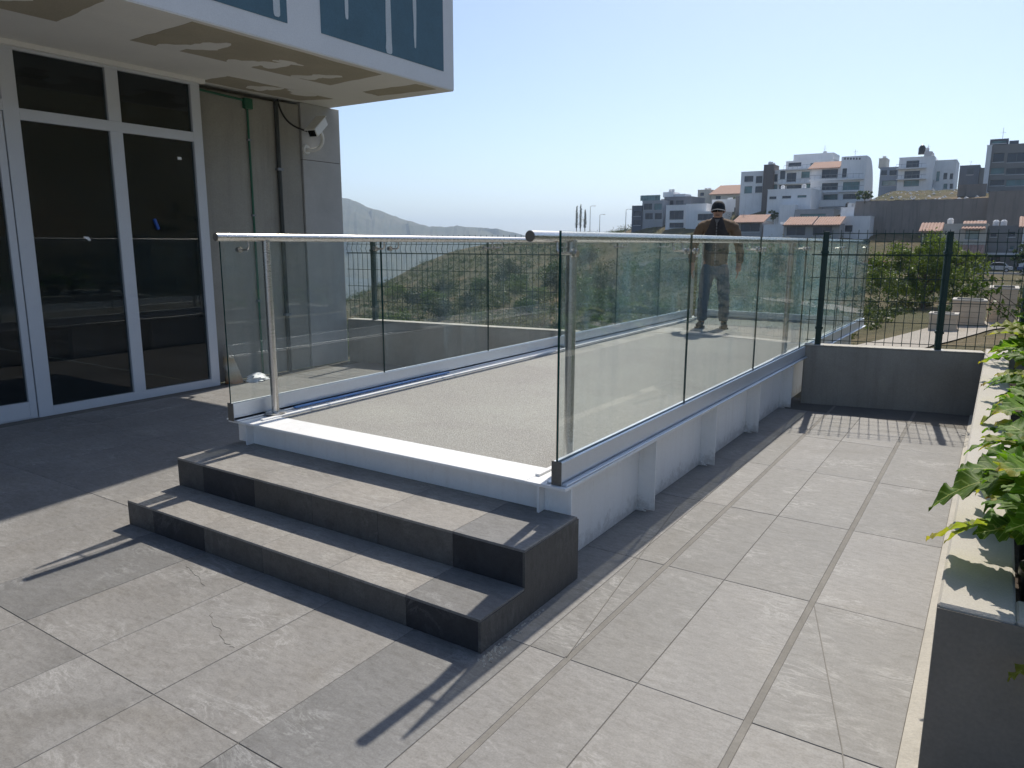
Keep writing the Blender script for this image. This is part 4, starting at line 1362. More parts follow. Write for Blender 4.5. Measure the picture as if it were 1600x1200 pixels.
def mountain():
    P = np.array(RIDGE, float)
    # extend the ridge out of sight to the left
    P = np.vstack([[(-3470, 1130, 125)], P])
    t = np.concatenate([[0], np.cumsum(np.linalg.norm(np.diff(P[:, :2], axis=0), axis=1))])
    T = np.arange(0, t[-1], 12.0)
    Q = np.stack([np.interp(T, t, P[:, i]) for i in range(3)], 1)
    rr = np.random.default_rng(4)
    rough = np.zeros(len(T))
    for w, a in ((31, 5), (11, 3.2), (4, 2.2), (1, 2.6)):
        n = rr.normal(size=len(T))
        rough += a * np.convolve(n, np.ones(w) / math.sqrt(w), 'same') * .6
    Q[:, 2] += np.clip(rough * .7, -6, 6)
    out = Q[:, :2] / np.linalg.norm(Q[:, :2], axis=1)[:, None]
    rows_ = []
    for s, h in ((-1000, 0), (-730, .22), (-500, .45), (-280, .70), (-120, .88), (0, 1), (240, .7), (700, 0)):
        z = -90 + (Q[:, 2] + 90) * h
        wob = rr.normal(size=len(T))
        wob = np.convolve(wob, np.ones(15) / 4, 'same') * 60 * (s != 0)
        rows_.append(np.stack([Q[:, 0] + out[:, 0] * (s + wob), Q[:, 1] + out[:, 1] * (s + wob), z + (0 if s == 0 else 1) * np.convolve(rr.normal(size=len(T)), np.ones(9) / 3, 'same') * 8 * (h > 0)], 1))
    n = len(T)
    V = np.concatenate(rows_)
    i, j = np.meshgrid(np.arange(n - 1), np.arange(len(rows_) - 1))
    a = (j * n + i).ravel()
    F = np.stack([a, a + 1, a + n + 1, a + n], 1)
    o = mesh_np('mountain', V, F, 'mountain', smooth=False)
    tag(o, kind='structure')


mountain()


def ribbon(name, pts, w, mat, lift, kind='structure', fn=height, side=None):
    P = np.array(pts, float)
    t = np.concatenate([[0], np.cumsum(np.linalg.norm(np.diff(P, axis=0), axis=1))])
    T = np.linspace(0, t[-1], max(8, int(t[-1] / 1.0)))
    Q = np.stack([np.interp(T, t, P[:, i]) for i in range(2)], 1)
    d = np.gradient(Q, axis=0)
    d /= np.linalg.norm(d, axis=1)[:, None]
    nrm = np.stack([-d[:, 1], d[:, 0]], 1)
    V = []
    offs = np.linspace(-w / 2, w / 2, 5)
    zc = fn(Q[:, 0], Q[:, 1])
    for o_ in offs:
        q = Q + nrm * o_
        V.append(np.stack([q[:, 0], q[:, 1], np.maximum(zc, fn(q[:, 0], q[:, 1])) + lift], 1))
    n = len(T)
    V = np.concatenate(V)
    i, j = np.meshgrid(np.arange(n - 1), np.arange(4))
    a = (j * n + i).ravel()
    F = np.stack([a, a + 1, a + n + 1, a + n], 1)
    o = mesh_np(name, V, F, mat)
    tag(o, kind=kind)
    return o


ribbon('road', [(-60, 133), (-40, 133.5), (-20, 132), (0, 131), (30, 130), (60, 130)], 7.0, 'asphalt', .10)
ribbon('path', [(-4.6, 12.5), (-3.6, 20), (-2.6, 28), (-1.2, 34.8), (2.0, 40.5), (9, 45)], 2.2, 'gravel', .05)
ker = thing('kerb', (0, 127, 0), kind='structure')
for k in range(26):
    x = -32 + k * 2.0
    z = float(height(np.array([x + 1]), np.array([127.2]))[0])
    MB().box(x + .01, x + 1.99, 127.0, 127.4, z - .5, z + .28).build('kerb_stone', 'kerb', ker)


# ================================================================== HOUSES
def house(label, vols, roofs=(), slabs=(), slots=(), rail=(), tank=(), curve=False, sidewins=False, pane='house_pane'):
    x0 = min(v[1] for v in vols)
    x1 = max(v[2] for v in vols)
    zb = min(v[3] for v in vols)
    root = thing('house', ((x0 + x1) / 2, vols[0][5], zb), label, 'house', 'houses on the hillside')
    for vi, (c, a, b, z0, z1, y, d, wins) in enumerate(vols):
        if z0 < zb + 2.2:
            z0 -= 7
        ws = []
        for (p, q, r, s) in wins:
            p, q, r, s = max(p, a + .25), min(q, b - .25), r, min(s, z1 - .2)
            if q - p > .3 and s - r > .2:
                ws.append((p, q, r, s))
        mb = MB()
        gx = sorted(set([a, b] + [v for w in ws for v in w[:2]]))
        gz = sorted(set([z0, z1] + [v for w in ws for v in w[2:]]))
        for i in range(len(gx) - 1):
            for j in range(len(gz) - 1):
                mx, mz = (gx[i] + gx[i + 1]) / 2, (gz[j] + gz[j + 1]) / 2
                if any(w[0] < mx < w[1] and w[2] < mz < w[3] for w in ws):
                    continue
                mb.quad((gx[i], y, gz[j]), (gx[i + 1], y, gz[j]), (gx[i + 1], y, gz[j + 1]), (gx[i], y, gz[j + 1]))
        dp = .35
        for (p, q, r, s) in ws:
            mb.quad((p, y, r), (q, y, r), (q, y + dp, r), (p, y + dp, r))
            mb.quad((p, y, s), (p, y + dp, s), (q, y + dp, s), (q, y, s))
            mb.quad((p, y, r), (p, y + dp, r), (p, y + dp, s), (p, y, s))
            mb.quad((q, y, r), (q, y, s), (q, y + dp, s), (q, y + dp, r))
        if curve and vi == 1:
            # quarter-round profile at the rear of the side wall
            prof = [(y, z0), (y, z1)] + [(y + d * .35 + d * .65 * math.sin(t), z1 - (z1 - z0) * .55 * (1 - math.cos(t))) for t in [k / 8 * math.pi / 2 for k in range(9)]] + [(y + d, z0)]
            n = len(prof)
            for x in (a, b):
                mb.add([(x, p[0], p[1]) for p in prof], [tuple(range(n))])
            for k in range(1, n - 1):
                p, q = prof[k], prof[k + 1]
                mb.quad((a, p[0], p[1]), (b, p[0], p[1]), (b, q[0], q[1]), (a, q[0], q[1]))
        else:
            mb.quad((a, y, z0), (a, y, z1), (a, y + d, z1), (a, y + d, z0))
            mb.quad((b, y, z0), (b, y + d, z0), (b, y + d, z1), (b, y, z1))
            mb.quad((a, y, z1), (b, y, z1), (b, y + d, z1), (a, y + d, z1))
            mb.quad((a, y + d, z0), (a, y + d, z1), (b, y + d, z1), (b, y + d, z0))
        mb.build('wall', 'house_' + c, root, fix=False)
        if not (curve and vi == 1) and z1 - z0 > 2:
            cp = MB()
            t = .22
            cp.box(a - .06, b + .06, y - .06, y + t, z1 + .002, z1 + .16)
            cp.box(a - .06, a + t, y + t, y + d, z1 + .002, z1 + .16).box(b - t, b + .06, y + t, y + d, z1 + .002, z1 + .16)
            cp.build('parapet', 'house_' + c, root)
        for wi, (p, q, r, s) in enumerate(ws):
            nb = max(1, round((q - p) / 1.7))
            w = MB()
            f = .07
            w.box(p, q, y + .2, y + .27, r, r + f).box(p, q, y + .2, y + .27, s - f, s)
            for k in range(nb + 1):
                xx = p + (q - p) * k / nb
                w.box(max(p, xx - f / 2), min(q, xx + f / 2), y + .2, y + .27, r + f, s - f)
            wo_ = w.build('window', 'window_frame', root, fix=False)
            pm = 'house_pane_teal' if (wi + vi) % 3 == 2 else pane
            MB().quad((p, y + .24, r), (q, y + .24, r), (q, y + .24, s), (p, y + .24, s)).build('pane', pm, wo_, fix=False)
            MB().box(p - .12, q + .12, y - .10, y - .002, r - .12, r - .01).build('sill', 'house_slab', wo_)
    for (a, b, z0, z1, y, d) in roofs:
        rb = MB()
        n = max(6, int((b - a) / .42))
        z1 = max(z1, z0 + .1)
        k = max(.30, (z1 - z0) / d)
        zt = z0 + d * k
        th = .12
        prof = []
        for i in range(n):
            xa, xb = a + (b - a) * i / n, a + (b - a) * (i + 1) / n
            rb.add([(xa, y, z0), (xa + (xb - xa) * .3, y, z0 + .10), (xa + (xb - xa) * .7, y, z0 + .10), (xb, y, z0), (xa, y + d, zt), (xa + (xb - xa) * .3, y + d, zt + .10), (xa + (xb - xa) * .7, y + d, zt + .10), (xb, y + d, zt)],
                   [(0, 1, 5, 4), (1, 2, 6, 5), (2, 3, 7, 6), (0, 3, 2, 1)])
        rb.add([(a, y, z0 - th), (b, y, z0 - th), (b, y + d, zt - th), (a, y + d, zt - th), (a, y, z0 - .001), (b, y, z0 - .001), (b, y + d, zt - .001), (a, y + d, zt - .001)],
               [(0, 3, 2, 1), (0, 1, 5, 4), (1, 2, 6, 5), (2, 3, 7, 6), (3, 0, 4, 7)])
        rb.build('tiled_roof', 'terracotta', root, fix=False)
    for (a, b, z0, z1, y, d) in slabs:
        MB().box(a, b, y - d * 1.3, y - .01, z0, z1).build('balcony', 'house_slab', root)
        if z1 - z0 < .5:
            bl = MB()
            for k in range(int((b - a) / 1.2) + 1):
                bl.box(a + k * 1.2, a + k * 1.2 + .05, y - d * 1.3 + .03, y - d * 1.3 + .08, z1, z1 + .9)
            bl.box(a, b, y - d * 1.3 + .02, y - d * 1.3 + .09, z1 + .9, z1 + .97)
            bl.build('balcony_rail', 'lamp_metal', root)
    for (a, b, z0, z1, y) in slots:
        MB().box(a, b, y - .015, y + .05, z0, z1).build('parapet_slot', 'window_frame', root)
    for (a, b, z0, z1, y) in rail:
        n = 7
        for k in range(n):
            xa, xb = a + (b - a) * k / n, a + (b - a) * (k + 1) / n
            MB().box(xa + .05, xb - .05, y - .05, y - .02, z0 + .1, z1).build('terrace_pane', 'house_pane_teal', root)
            MB().box(xa - .04, xa + .04, y - .06, y + .02, z0, z1 + .05).build('rail_post', 'lamp_metal', root)
    for (x, y, z, r) in tank:
        MB().tube([(x, y, z), (x, y, z + 1.1 * r), (x, y, z + 1.5 * r), (x, y, z + 1.7 * r)], [r * .6, r * .6, r * .4, r * .15], 12).build('water_tank', 'black_plastic', root, smooth=True)
    hr_ = random.Random(label)
    top = max(vols, key=lambda v: v[4])
    _, a, b, _, z1, y, d, _ = top
    for k in range(hr_.choice((1, 2, 2, 3))):
        x, yy = hr_.uniform(a + .5, b - .9), y + hr_.uniform(.8, max(1.2, d * .4))
        q = hr_.random()
        if q < .4:
            MB().box(x, x + .9, yy, yy + .7, z1 + .003, z1 + hr_.uniform(.6, 1.0)).build('roof_unit', 'house_slab', root, bevel=.04)
        elif q < .7:
            MB().tube([(x, yy, z1 + .003), (x, yy, z1 + .9), (x, yy, z1 + 1.15)], [.45, .45, .2], 12).build('roof_tank', hr_.choice(('house_slab', 'black_plastic')), root, smooth=True)
        else:
            an = MB().tube([(x, yy, z1 + .003), (x, yy, z1 + hr_.uniform(1.5, 2.8))], .04, 6)
            an.box(x - .5, x + .5, yy - .02, yy + .02, z1 + 1.3, z1 + 1.34)
            an.build('antenna', 'lamp_metal', root)
    if sidewins:
        c, a, b, z0, z1, y, d, wins = vols[0]
        for (p, r, w, h) in ((4, 1.4, 1.3, 1.9), (9, 1.4, 1.2, 1.6), (13.5, 1.2, 1.5, 1.7), (17, .8, 1.4, 1.6), (9, 4.6, 1.2, 1.6), (13.5, 4.4, 1.5, 1.6)):
            if y + p + w > y + d:
                continue
            wo_ = MB().box(b + .002, b + .06, y + p, y + p + w, z0 + r, z0 + r + h).build('window', 'window_frame', root)
            MB().quad((b + .065, y + p + .12, z0 + r + .12), (b + .065, y + p + w - .12, z0 + r + .12), (b + .065, y + p + w - .12, z0 + r + h - .12), (b + .065, y + p + .12, z0 + r + h - .12)).build('pane', 'house_pane', wo_, fix=False)
    return root


for lb, kw in HOUSES:
    house(lb, **kw)

for (k, (a, b, z0, z1), y), lb in zip(WALLS, ('long stained grey retaining wall below the white houses', 'short low wall on top of the slope beside the big grey building', 'tall brown grey retaining wall under the big grey building', 'grey concrete retaining wall under the house with the dark stair tower')):
    w = thing('retaining_wall', ((a + b) / 2, y, z0), lb, 'wall', 'retaining walls on the hillside')
    n = max(2, int((b - a) / 2.9))
    for i in range(n):
        xa, xb = a + (b - a) * i / n, a + (b - a) * (i + 1) / n
        MB().box(xa + .02, xb - .02, y, y + .5, z0 - 4, z1 + .05 * math.sin(i * 2.1)).build('wall_panel', 'retaining', w, loc=(xa, y, z0))
    MB().box(a, b, y + .12, y + .45, z0 - 4, z1 - .1).build('wall_core', 'retaining', w)

# ================================================================== TROUGHS BY THE PATH
for (a, b, z0, z1, y, d, lb) in ((-2.263, -1.297, -1.70, -1.155, 34, .9, 'smallest cream concrete trough beside the gravel path'), (-1.60, -.40, -1.82, -.70, 36, 1.3, 'middle cream concrete trough beside the gravel path'), (-.36, .66, -1.78, -.27, 38, 2.4, 'tallest cream concrete trough beside the gravel path')):
    t = thing('concrete_trough', ((a + b) / 2, y, z0), lb, 'trough', 'concrete troughs by the path')
    n = max(3, int((z1 - z0) / .2))
    for k in range(n):
        za, zb2 = z0 - (.6 if k == 0 else 0) + (z1 - z0) * k / n, z0 + (z1 - z0) * (k + 1) / n
        ins = .012 * (k % 2)
        mb = MB()
        mb.box(a + ins, b - ins, y + ins, y + .1, za, zb2 - .012).box(a + ins, b - ins, y + d - .1, y + d - ins, za, zb2 - .012)
        mb.box(a + ins, a + .1, y + .1, y + d - .1, za, zb2 - .012).box(b - .1, b - ins, y + .1, y + d - .1, za, zb2 - .012)
        mb.build('wall_course', 'trough', t)
    MB().box(a + .1, b - .1, y + .1, y + d - .1, z0, z1 - .12).build('trough_soil', 'soil', t)
    rim = MB()
    rim.box(a - .03, b + .03, y - .03, y + .12, z1 - .01, z1 + .05).box(a - .03, b + .03, y + d - .12, y + d + .03, z1 - .01, z1 + .05)
    rim.box(a - .03, a + .12, y + .12, y + d - .12, z1 - .01, z1 + .05).box(b - .12, b + .03, y + .12, y + d - .12, z1 - .01, z1 + .05)
    rim.build('rim', 'mortar', t)


# ================================================================== TREES
def tree(name, x, y, h, rx, rz, label, cat, mat, seed, nclump=60, per=55, leaf=.22, trunk=.14, group=None, zc=.62, z=None):
    rr = np.random.default_rng(seed)
    z = float(height(np.array([x]), np.array([y]))[0]) - .1 if z is None else z
    root = thing(name, (x, y, z), label, cat, group)
    tb = MB()
    top = Vector((x, y, z + h * zc))
    tb.tube([(x, y, z), (x + .05, y, z + h * .15), (x - .04, y + .03, z + h * .32), tuple(top)], [trunk * 1.25, trunk, trunk * .8, trunk * .45], 9)
    cs, rs = [], []
    for k in range(nclump):
        d = rr.normal(size=3)
        d /= np.linalg.norm(d)
        q = rr.random() ** .45
        c = np.array([x, y, z + h * zc]) + d * q * np.array([rx, rx, rz])
        if c[2] < z + h * .18:
            c[2] = z + h * .18 + rr.random() * .3
        cs.append(c)
        s = (.10 + .17 * rr.random() ** 1.5) * rx
        rs.append([s, s, s * .75])
    for k in range(0, nclump, max(1, nclump // 12)):
        a = Vector((x - .04, y + .03, z + h * (.25 + .2 * rr.random())))
        b = Vector(cs[k])
        m = a.lerp(b, .5) + Vector((0, 0, .12 * h * rr.random()))
        tb.tube([a, m, b], [trunk * .5, trunk * .32, trunk * .1], 6)
    tb.build('trunk', 'bark', root, smooth=True)
    V, F = leaf_cloud(cs, rs, per, leaf, rr, shell=.3)
    mesh_np('crown', V, F, mat, root)
    return root


tree('acacia_tree', -4.3, 57.5, 6.4, 3.6, 2.2, 'broad light green tree behind the wire fence on the right', 'tree', 'tree_leaf', 21, 120, 170, .17, .16, zc=.56, z=-3.6)
tree('small_tree', -2.4, 131.5, 3.6, 1.1, 1.0, 'small round tree by the road in front of the grey house', 'tree', 'tree_leaf', 22, 26, 50, .28, .08)
tree('small_tree', 3.0, 124, 5.0, 2.2, 1.6, 'dark green tree at the right edge below the road', 'tree', 'shrub_green', 24, 50, 60, .35, .12)
tree('garden_tree', -45.2, 178.0, 3.0, 1.5, 1.1, 'dark bushy tree against the blank white house', 'tree', 'shrub_green', 25, 26, 60, .35, .1, z=6.2)
tree('garden_tree', -24.5, 166, 2.6, 1.8, .9, 'low dark tree at the left end of the long retaining wall', 'tree', 'shrub_green', 26, 26, 60, .35, .1, z=9.6)
for k, (x, hh, lb) in enumerate(((-125.5, 7.4, 'leftmost of three slim cypresses on the skyline'), (-124.0, 7.9, 'middle of three slim cypresses on the skyline'), (-122.25, 6.2, 'rightmost of three slim cypresses on the skyline'))):
    root = thing('cypress_tree', (x, 232.5, 6.0), lb, 'tree', 'cypresses on the skyline')
    MB().tube([(x, 232.5, 4.0), (x, 232.5, 7.5), (x, 232.5, 6 + hh)], [.16, .14, .03], 8).build('trunk', 'bark', root)
    rr = np.random.default_rng(40 + k)
    zz = np.linspace(7.0, 6.6 + hh, 22)
    wv = .62 * np.sin(np.pi * np.clip((zz - 6.4) / (hh + .9), 0, 1) ** .6) + .05
    V, F = leaf_cloud([[x + rr.normal(0, .06), 232.5 + rr.normal(0, .06), q] for q in zz], [[w, w, .35] for w in wv], 70, .22, rr, shell=.4)
    mesh_np('crown', V, F, 'cypress_leaf', root)

for (x, y, z0, z1, s, lb) in ((-120.3, 232.5, 6.0, 13.9, 1, 'street lamp standing just right of the cypresses'), (-116.6, 232.5, 6.0, 11.0, 1, 'shorter street lamp on the skyline between cypresses and houses'), (-98.9, 215, 5.0, 11.7, 1, 'street lamp next to the slate apartment house')):
    l = thing('street_lamp', (x, y, z0 - 1), lb, 'street lamp', 'street lamps on the skyline')
    MB().tube([(x, y, z0 - 1), (x, y, z1)], [.12, .08], 8).build('pole', 'lamp_metal', l, smooth=True)
    MB().tube([(x, y, z1), (x + .7, y, z1 + .25), (x + 1.5, y, z1 + .2)], [.06, .05, .05], 6).build('arm', 'lamp_metal', l, smooth=True)
    MB().box(x + 1.3, x + 2.0, y - .15, y + .15, z1 + .12, z1 + .26).build('lamp_head', 'lamp_metal', l, bevel=.03)


# ================================================================== CARS
def car(x, y, mat, label, flip=1):
    z = float(np.max(height(np.array([x - 1.5, x, x + 1.5]), np.array([y, y, y])))) + .12
    c = thing('parked_car', (x, y, z), label, 'car', 'cars along the road')
    prof = [(-2.1, .35), (-2.12, .62), (-2.0, .82), (-1.35, .92), (-1.2, .95), (1.35, .92), (1.95, .80), (2.1, .60), (2.1, .35)]
    prof = [(x + flip * a, z + b) for a, b in prof]
    MB().prism(prof, 'y', y - .85, y + .85).build('body', mat, c, bevel=.04)
    cab = [(-1.45, .90), (-1.05, 1.36), (-.4, 1.46), (.5, 1.42), (1.15, .90)]
    MB().prism([(x + flip * a, z + b) for a, b in cab], 'y', y - .72, y + .72).build('cabin', mat, c, bevel=.03)
    win = [(-1.25, .95), (-.98, 1.30), (-.4, 1.385), (.45, 1.35), (.95, .95)]
    for s in (-1, 1):
        MB().prism([(x + flip * a, z + b) for a, b in win], 'y', y + s * .7205 - .004 * 0, y + s * .732).build('side_window', 'car_glass', c)
        for xx in (-1.3, 1.28):
            w = MB().tube([(x + xx, y + s * .70, z + .31), (x + xx, y + s * .88, z + .31)], .31, 18).build('wheel', 'tyre', c, smooth=True)
            MB().tube([(x + xx, y + s * .8805, z + .31), (x + xx, y + s * .89, z + .31)], .19, 14).build('rim', 'car_silver', w)
    for s in (-.6, .6):
        MB().box(min(x + flip * 2.08, x + flip * 2.125), max(x + flip * 2.08, x + flip * 2.125), y + s - .15, y + s + .15, z + .62, z + .74).build('headlight', 'sticker', c)


car(-17.1, 130.6, 'car_red', 'dark red car on the road, just right of the bridge railing end')
car(-35.6, 133.6, 'car_white', 'white car on the road, seen through the right glass railing')
car(-.8, 133.3, 'car_silver', 'silver car parked in front of the plain grey house', -1)
car(3.9, 133.6, 'car_blue', 'blue car at the right edge of the road', 1)

# ================================================================== SCRUB
rr = np.random.default_rng(77)


def scrub_points(n, th0, th1, r0, r1, rr):
    th = rr.uniform(th0, th1, n)
    u = rr.random(n)
    rad = r0 * (r1 / r0) ** u
    return -rad * np.sin(th), rad * np.cos(th)


NS = 8000
x_, y_ = scrub_points(NS, R(8), R(50), 48, 330, rr)
keep = (y_ > 30) & ~((np.abs(y_ - 132) < 6) & (x_ > -64)) & ~((y_ > 146) & (x_ > -110) & (rr.random(NS) > .12))
x_, y_ = x_[keep], y_[keep]
z_ = height(x_, y_)
dist = np.hypot(x_, y_)
pat = np.sin(x_ * .11 + 1.7 * np.sin(y_ * .05)) * np.sin(y_ * .13 + x_ * .03) + .5 * np.sin(x_ * .31 + y_ * .22)
k2 = (pat > -.75) | (rr.random(len(x_)) < .35)
x_, y_, z_, dist, pat = x_[k2], y_[k2], z_[k2], dist[k2], pat[k2]
s = (.35 + 1.5 * rr.random(len(x_)) ** 3 + .35 * np.clip(pat, 0, 1)) * np.clip(dist / 110, .6, 1.8)
V, F = leaf_cloud(np.stack([x_, y_, z_ + s * .35], 1), np.stack([s, s, s * .62], 1), 60, np.clip(s * .34, .1, .42), rr, shell=.3)
o = mesh_np('scrub', V, F, 'scrub')
tag(o, 'dry olive scrub covering the hillside beyond the bridge', 'scrub', kind='stuff')
x_, y_ = scrub_points(1100, R(-42), R(14), 17, 125, rr)
xe, ye = rr.uniform(-16, -4.6, 620), 19 * (100 / 19) ** rr.random(620)
x_, y_ = np.concatenate([x_, xe]), np.concatenate([y_, ye])
keep = (np.abs(x_ + 2.6 + (28 - y_) * .06) > 2.3) | (y_ > 47)
keep &= ~((y_ < 48) & (x_ > -4.2) & (x_ < 3.0))
keep &= ~(np.abs(y_ - 132) < 7)
x_, y_ = x_[keep], y_[keep]
z_ = height(x_, y_)
s = (.28 + .65 * rr.random(len(x_)) ** 2) * np.clip(np.hypot(x_, y_) / 60, .6, 1.7)
V, F = leaf_cloud(np.stack([x_, y_, z_ + s * .3], 1), np.stack([s, s, s * .6], 1), 60, s * .35, rr, shell=.3)
o = mesh_np('scrub', V, F, 'scrub')
tag(o, 'low dry bushes on the slope behind the right wire fence', 'scrub', kind='stuff')

rub = thing('rubble', (-10, 185, 12), 'pale stones and rubble strewn over the slope above the retaining wall', 'rubble', kind='stuff')
mb = MB()
for k in range(150):
    x, y = rr.uniform(-24, -3), rr.uniform(168, 200)
    z = float(upper_h(np.array([x]), np.array([y]))[0])
    q = rr.uniform(.12, .5)
    pts = rr.normal(size=(6, 3))
    mb.add([(x + q, y, z), (x - q, y + .1, z - .1), (x, y + q, z), (x + .1, y - q, z), (x + rr.uniform(-.1, .1), y, z + q * rr.uniform(.5, 1)), (x, y, z - .4)],
           [(0, 2, 4), (2, 1, 4), (1, 3, 4), (3, 0, 4), (2, 0, 5), (1, 2, 5), (3, 1, 5), (0, 3, 5)])
o = mb.build('stones', 'kerb', rub, fix=False)
tag(o, kind='stuff')
for k in range(72):
    th = R(13 + 35 * (k + .5) / 72 + rr.uniform(-1, 1))
    rad = 70 * (230 / 70) ** rr.random()
    bx, by = -rad * math.sin(th), rad * math.cos(th)
    if by > 122 and bx > -66:
        bx, by = bx * 108 / by, 108
    w = rr.uniform(1.7, 3.4) * (rad / 130 + .3)
    bz = float(height(np.array([bx]), np.array([by]))[0])
    root = thing('round_bush', (bx, by, bz - .2), ('rounded mid green bush standing out of the scrub on the hillside', 'pale yellow green bush standing out of the scrub on the hillside', 'dark grey green bush standing out of the scrub on the hillside')[k % 3], 'bush', ('mid green bushes on the hillside', 'pale green bushes on the hillside', 'dark bushes on the hillside')[k % 3])
    stem = MB()
    cs, rs = [], []
    for q in range(16):
        d = rr.normal(size=3)
        d /= np.linalg.norm(d)
        cs.append(np.array([bx, by, bz + w * .45]) + d * np.array([w * .7, w * .7, w * .42]) * rr.random() ** .4)
        rs.append([w * .34, w * .34, w * .26])
        if q < 5:
            stem.tube([(bx, by, bz - .2), tuple(cs[-1])], [.08, .03], 5)
    stem.build('trunk', 'bark', root)
    V, F = leaf_cloud(cs, rs, 110, w * .10, rr, shell=.35)
    mesh_np('crown', V, F, ('shrub_green', 'shrub_light', 'shrub_grey')[k % 3], root)

# ================================================================== PERSON
def skin_mesh(name, verts, edges, root, mat, parent, levels=2, folds=0):
    """verts: (x, y, z, rx, ry)"""
    me = bpy.data.meshes.new(name + '_cage')
    me.from_pydata([v[:3] for v in verts], edges, [])
    ob = bpy.data.objects.new(name + '_cage', me)
    COL.objects.link(ob)
    md = ob.modifiers.new('skin', 'SKIN')
    md.use_smooth_shade = True
    if not me.skin_vertices:
        me.attributes
    sk = me.skin_vertices[0].data
    for i, v in enumerate(verts):
        sk[i].radius = (v[3], v[4] if len(v) > 4 else v[3])
        sk[i].use_root = i in (root if isinstance(root, (list, tuple)) else [root])
    sb = ob.modifiers.new('sub', 'SUBSURF')
    sb.levels = sb.render_levels = levels
    dg = bpy.context.evaluated_depsgraph_get()
    m2 = bpy.data.meshes.new_from_object(ob.evaluated_get(dg))
    m2.name = name
    bpy.data.objects.remove(ob)
    if folds:
        n = len(m2.vertices)
        co = np.zeros(n * 3)
        m2.vertices.foreach_get('co', co)
        co = co.reshape(-1, 3)
        nn = np.zeros(n * 3)
        m2.vertices.foreach_get('normal', nn)
        nn = nn.reshape(-1, 3)
        x, y, z = co.T
        w = np.sin(z * 62 + 9 * np.sin(x * 13 + 1) + 6 * y) * .5 + np.sin(z * 27 + x * 31 + 2 * np.sin(y * 40)) * .6 + np.sin(z * 110 + x * 55 - y * 38) * .25
        co = co + nn * (w * folds)[:, None]
        m2.vertices.foreach_set('co', co.ravel())
    m2.materials.clear()
    m2.materials.append(M[mat])
    m2.polygons.foreach_set('use_smooth', [True] * len(m2.polygons))
    o = bpy.data.objects.new(name, m2)
    COL.objects.link(o)
    o.parent = parent
    return o


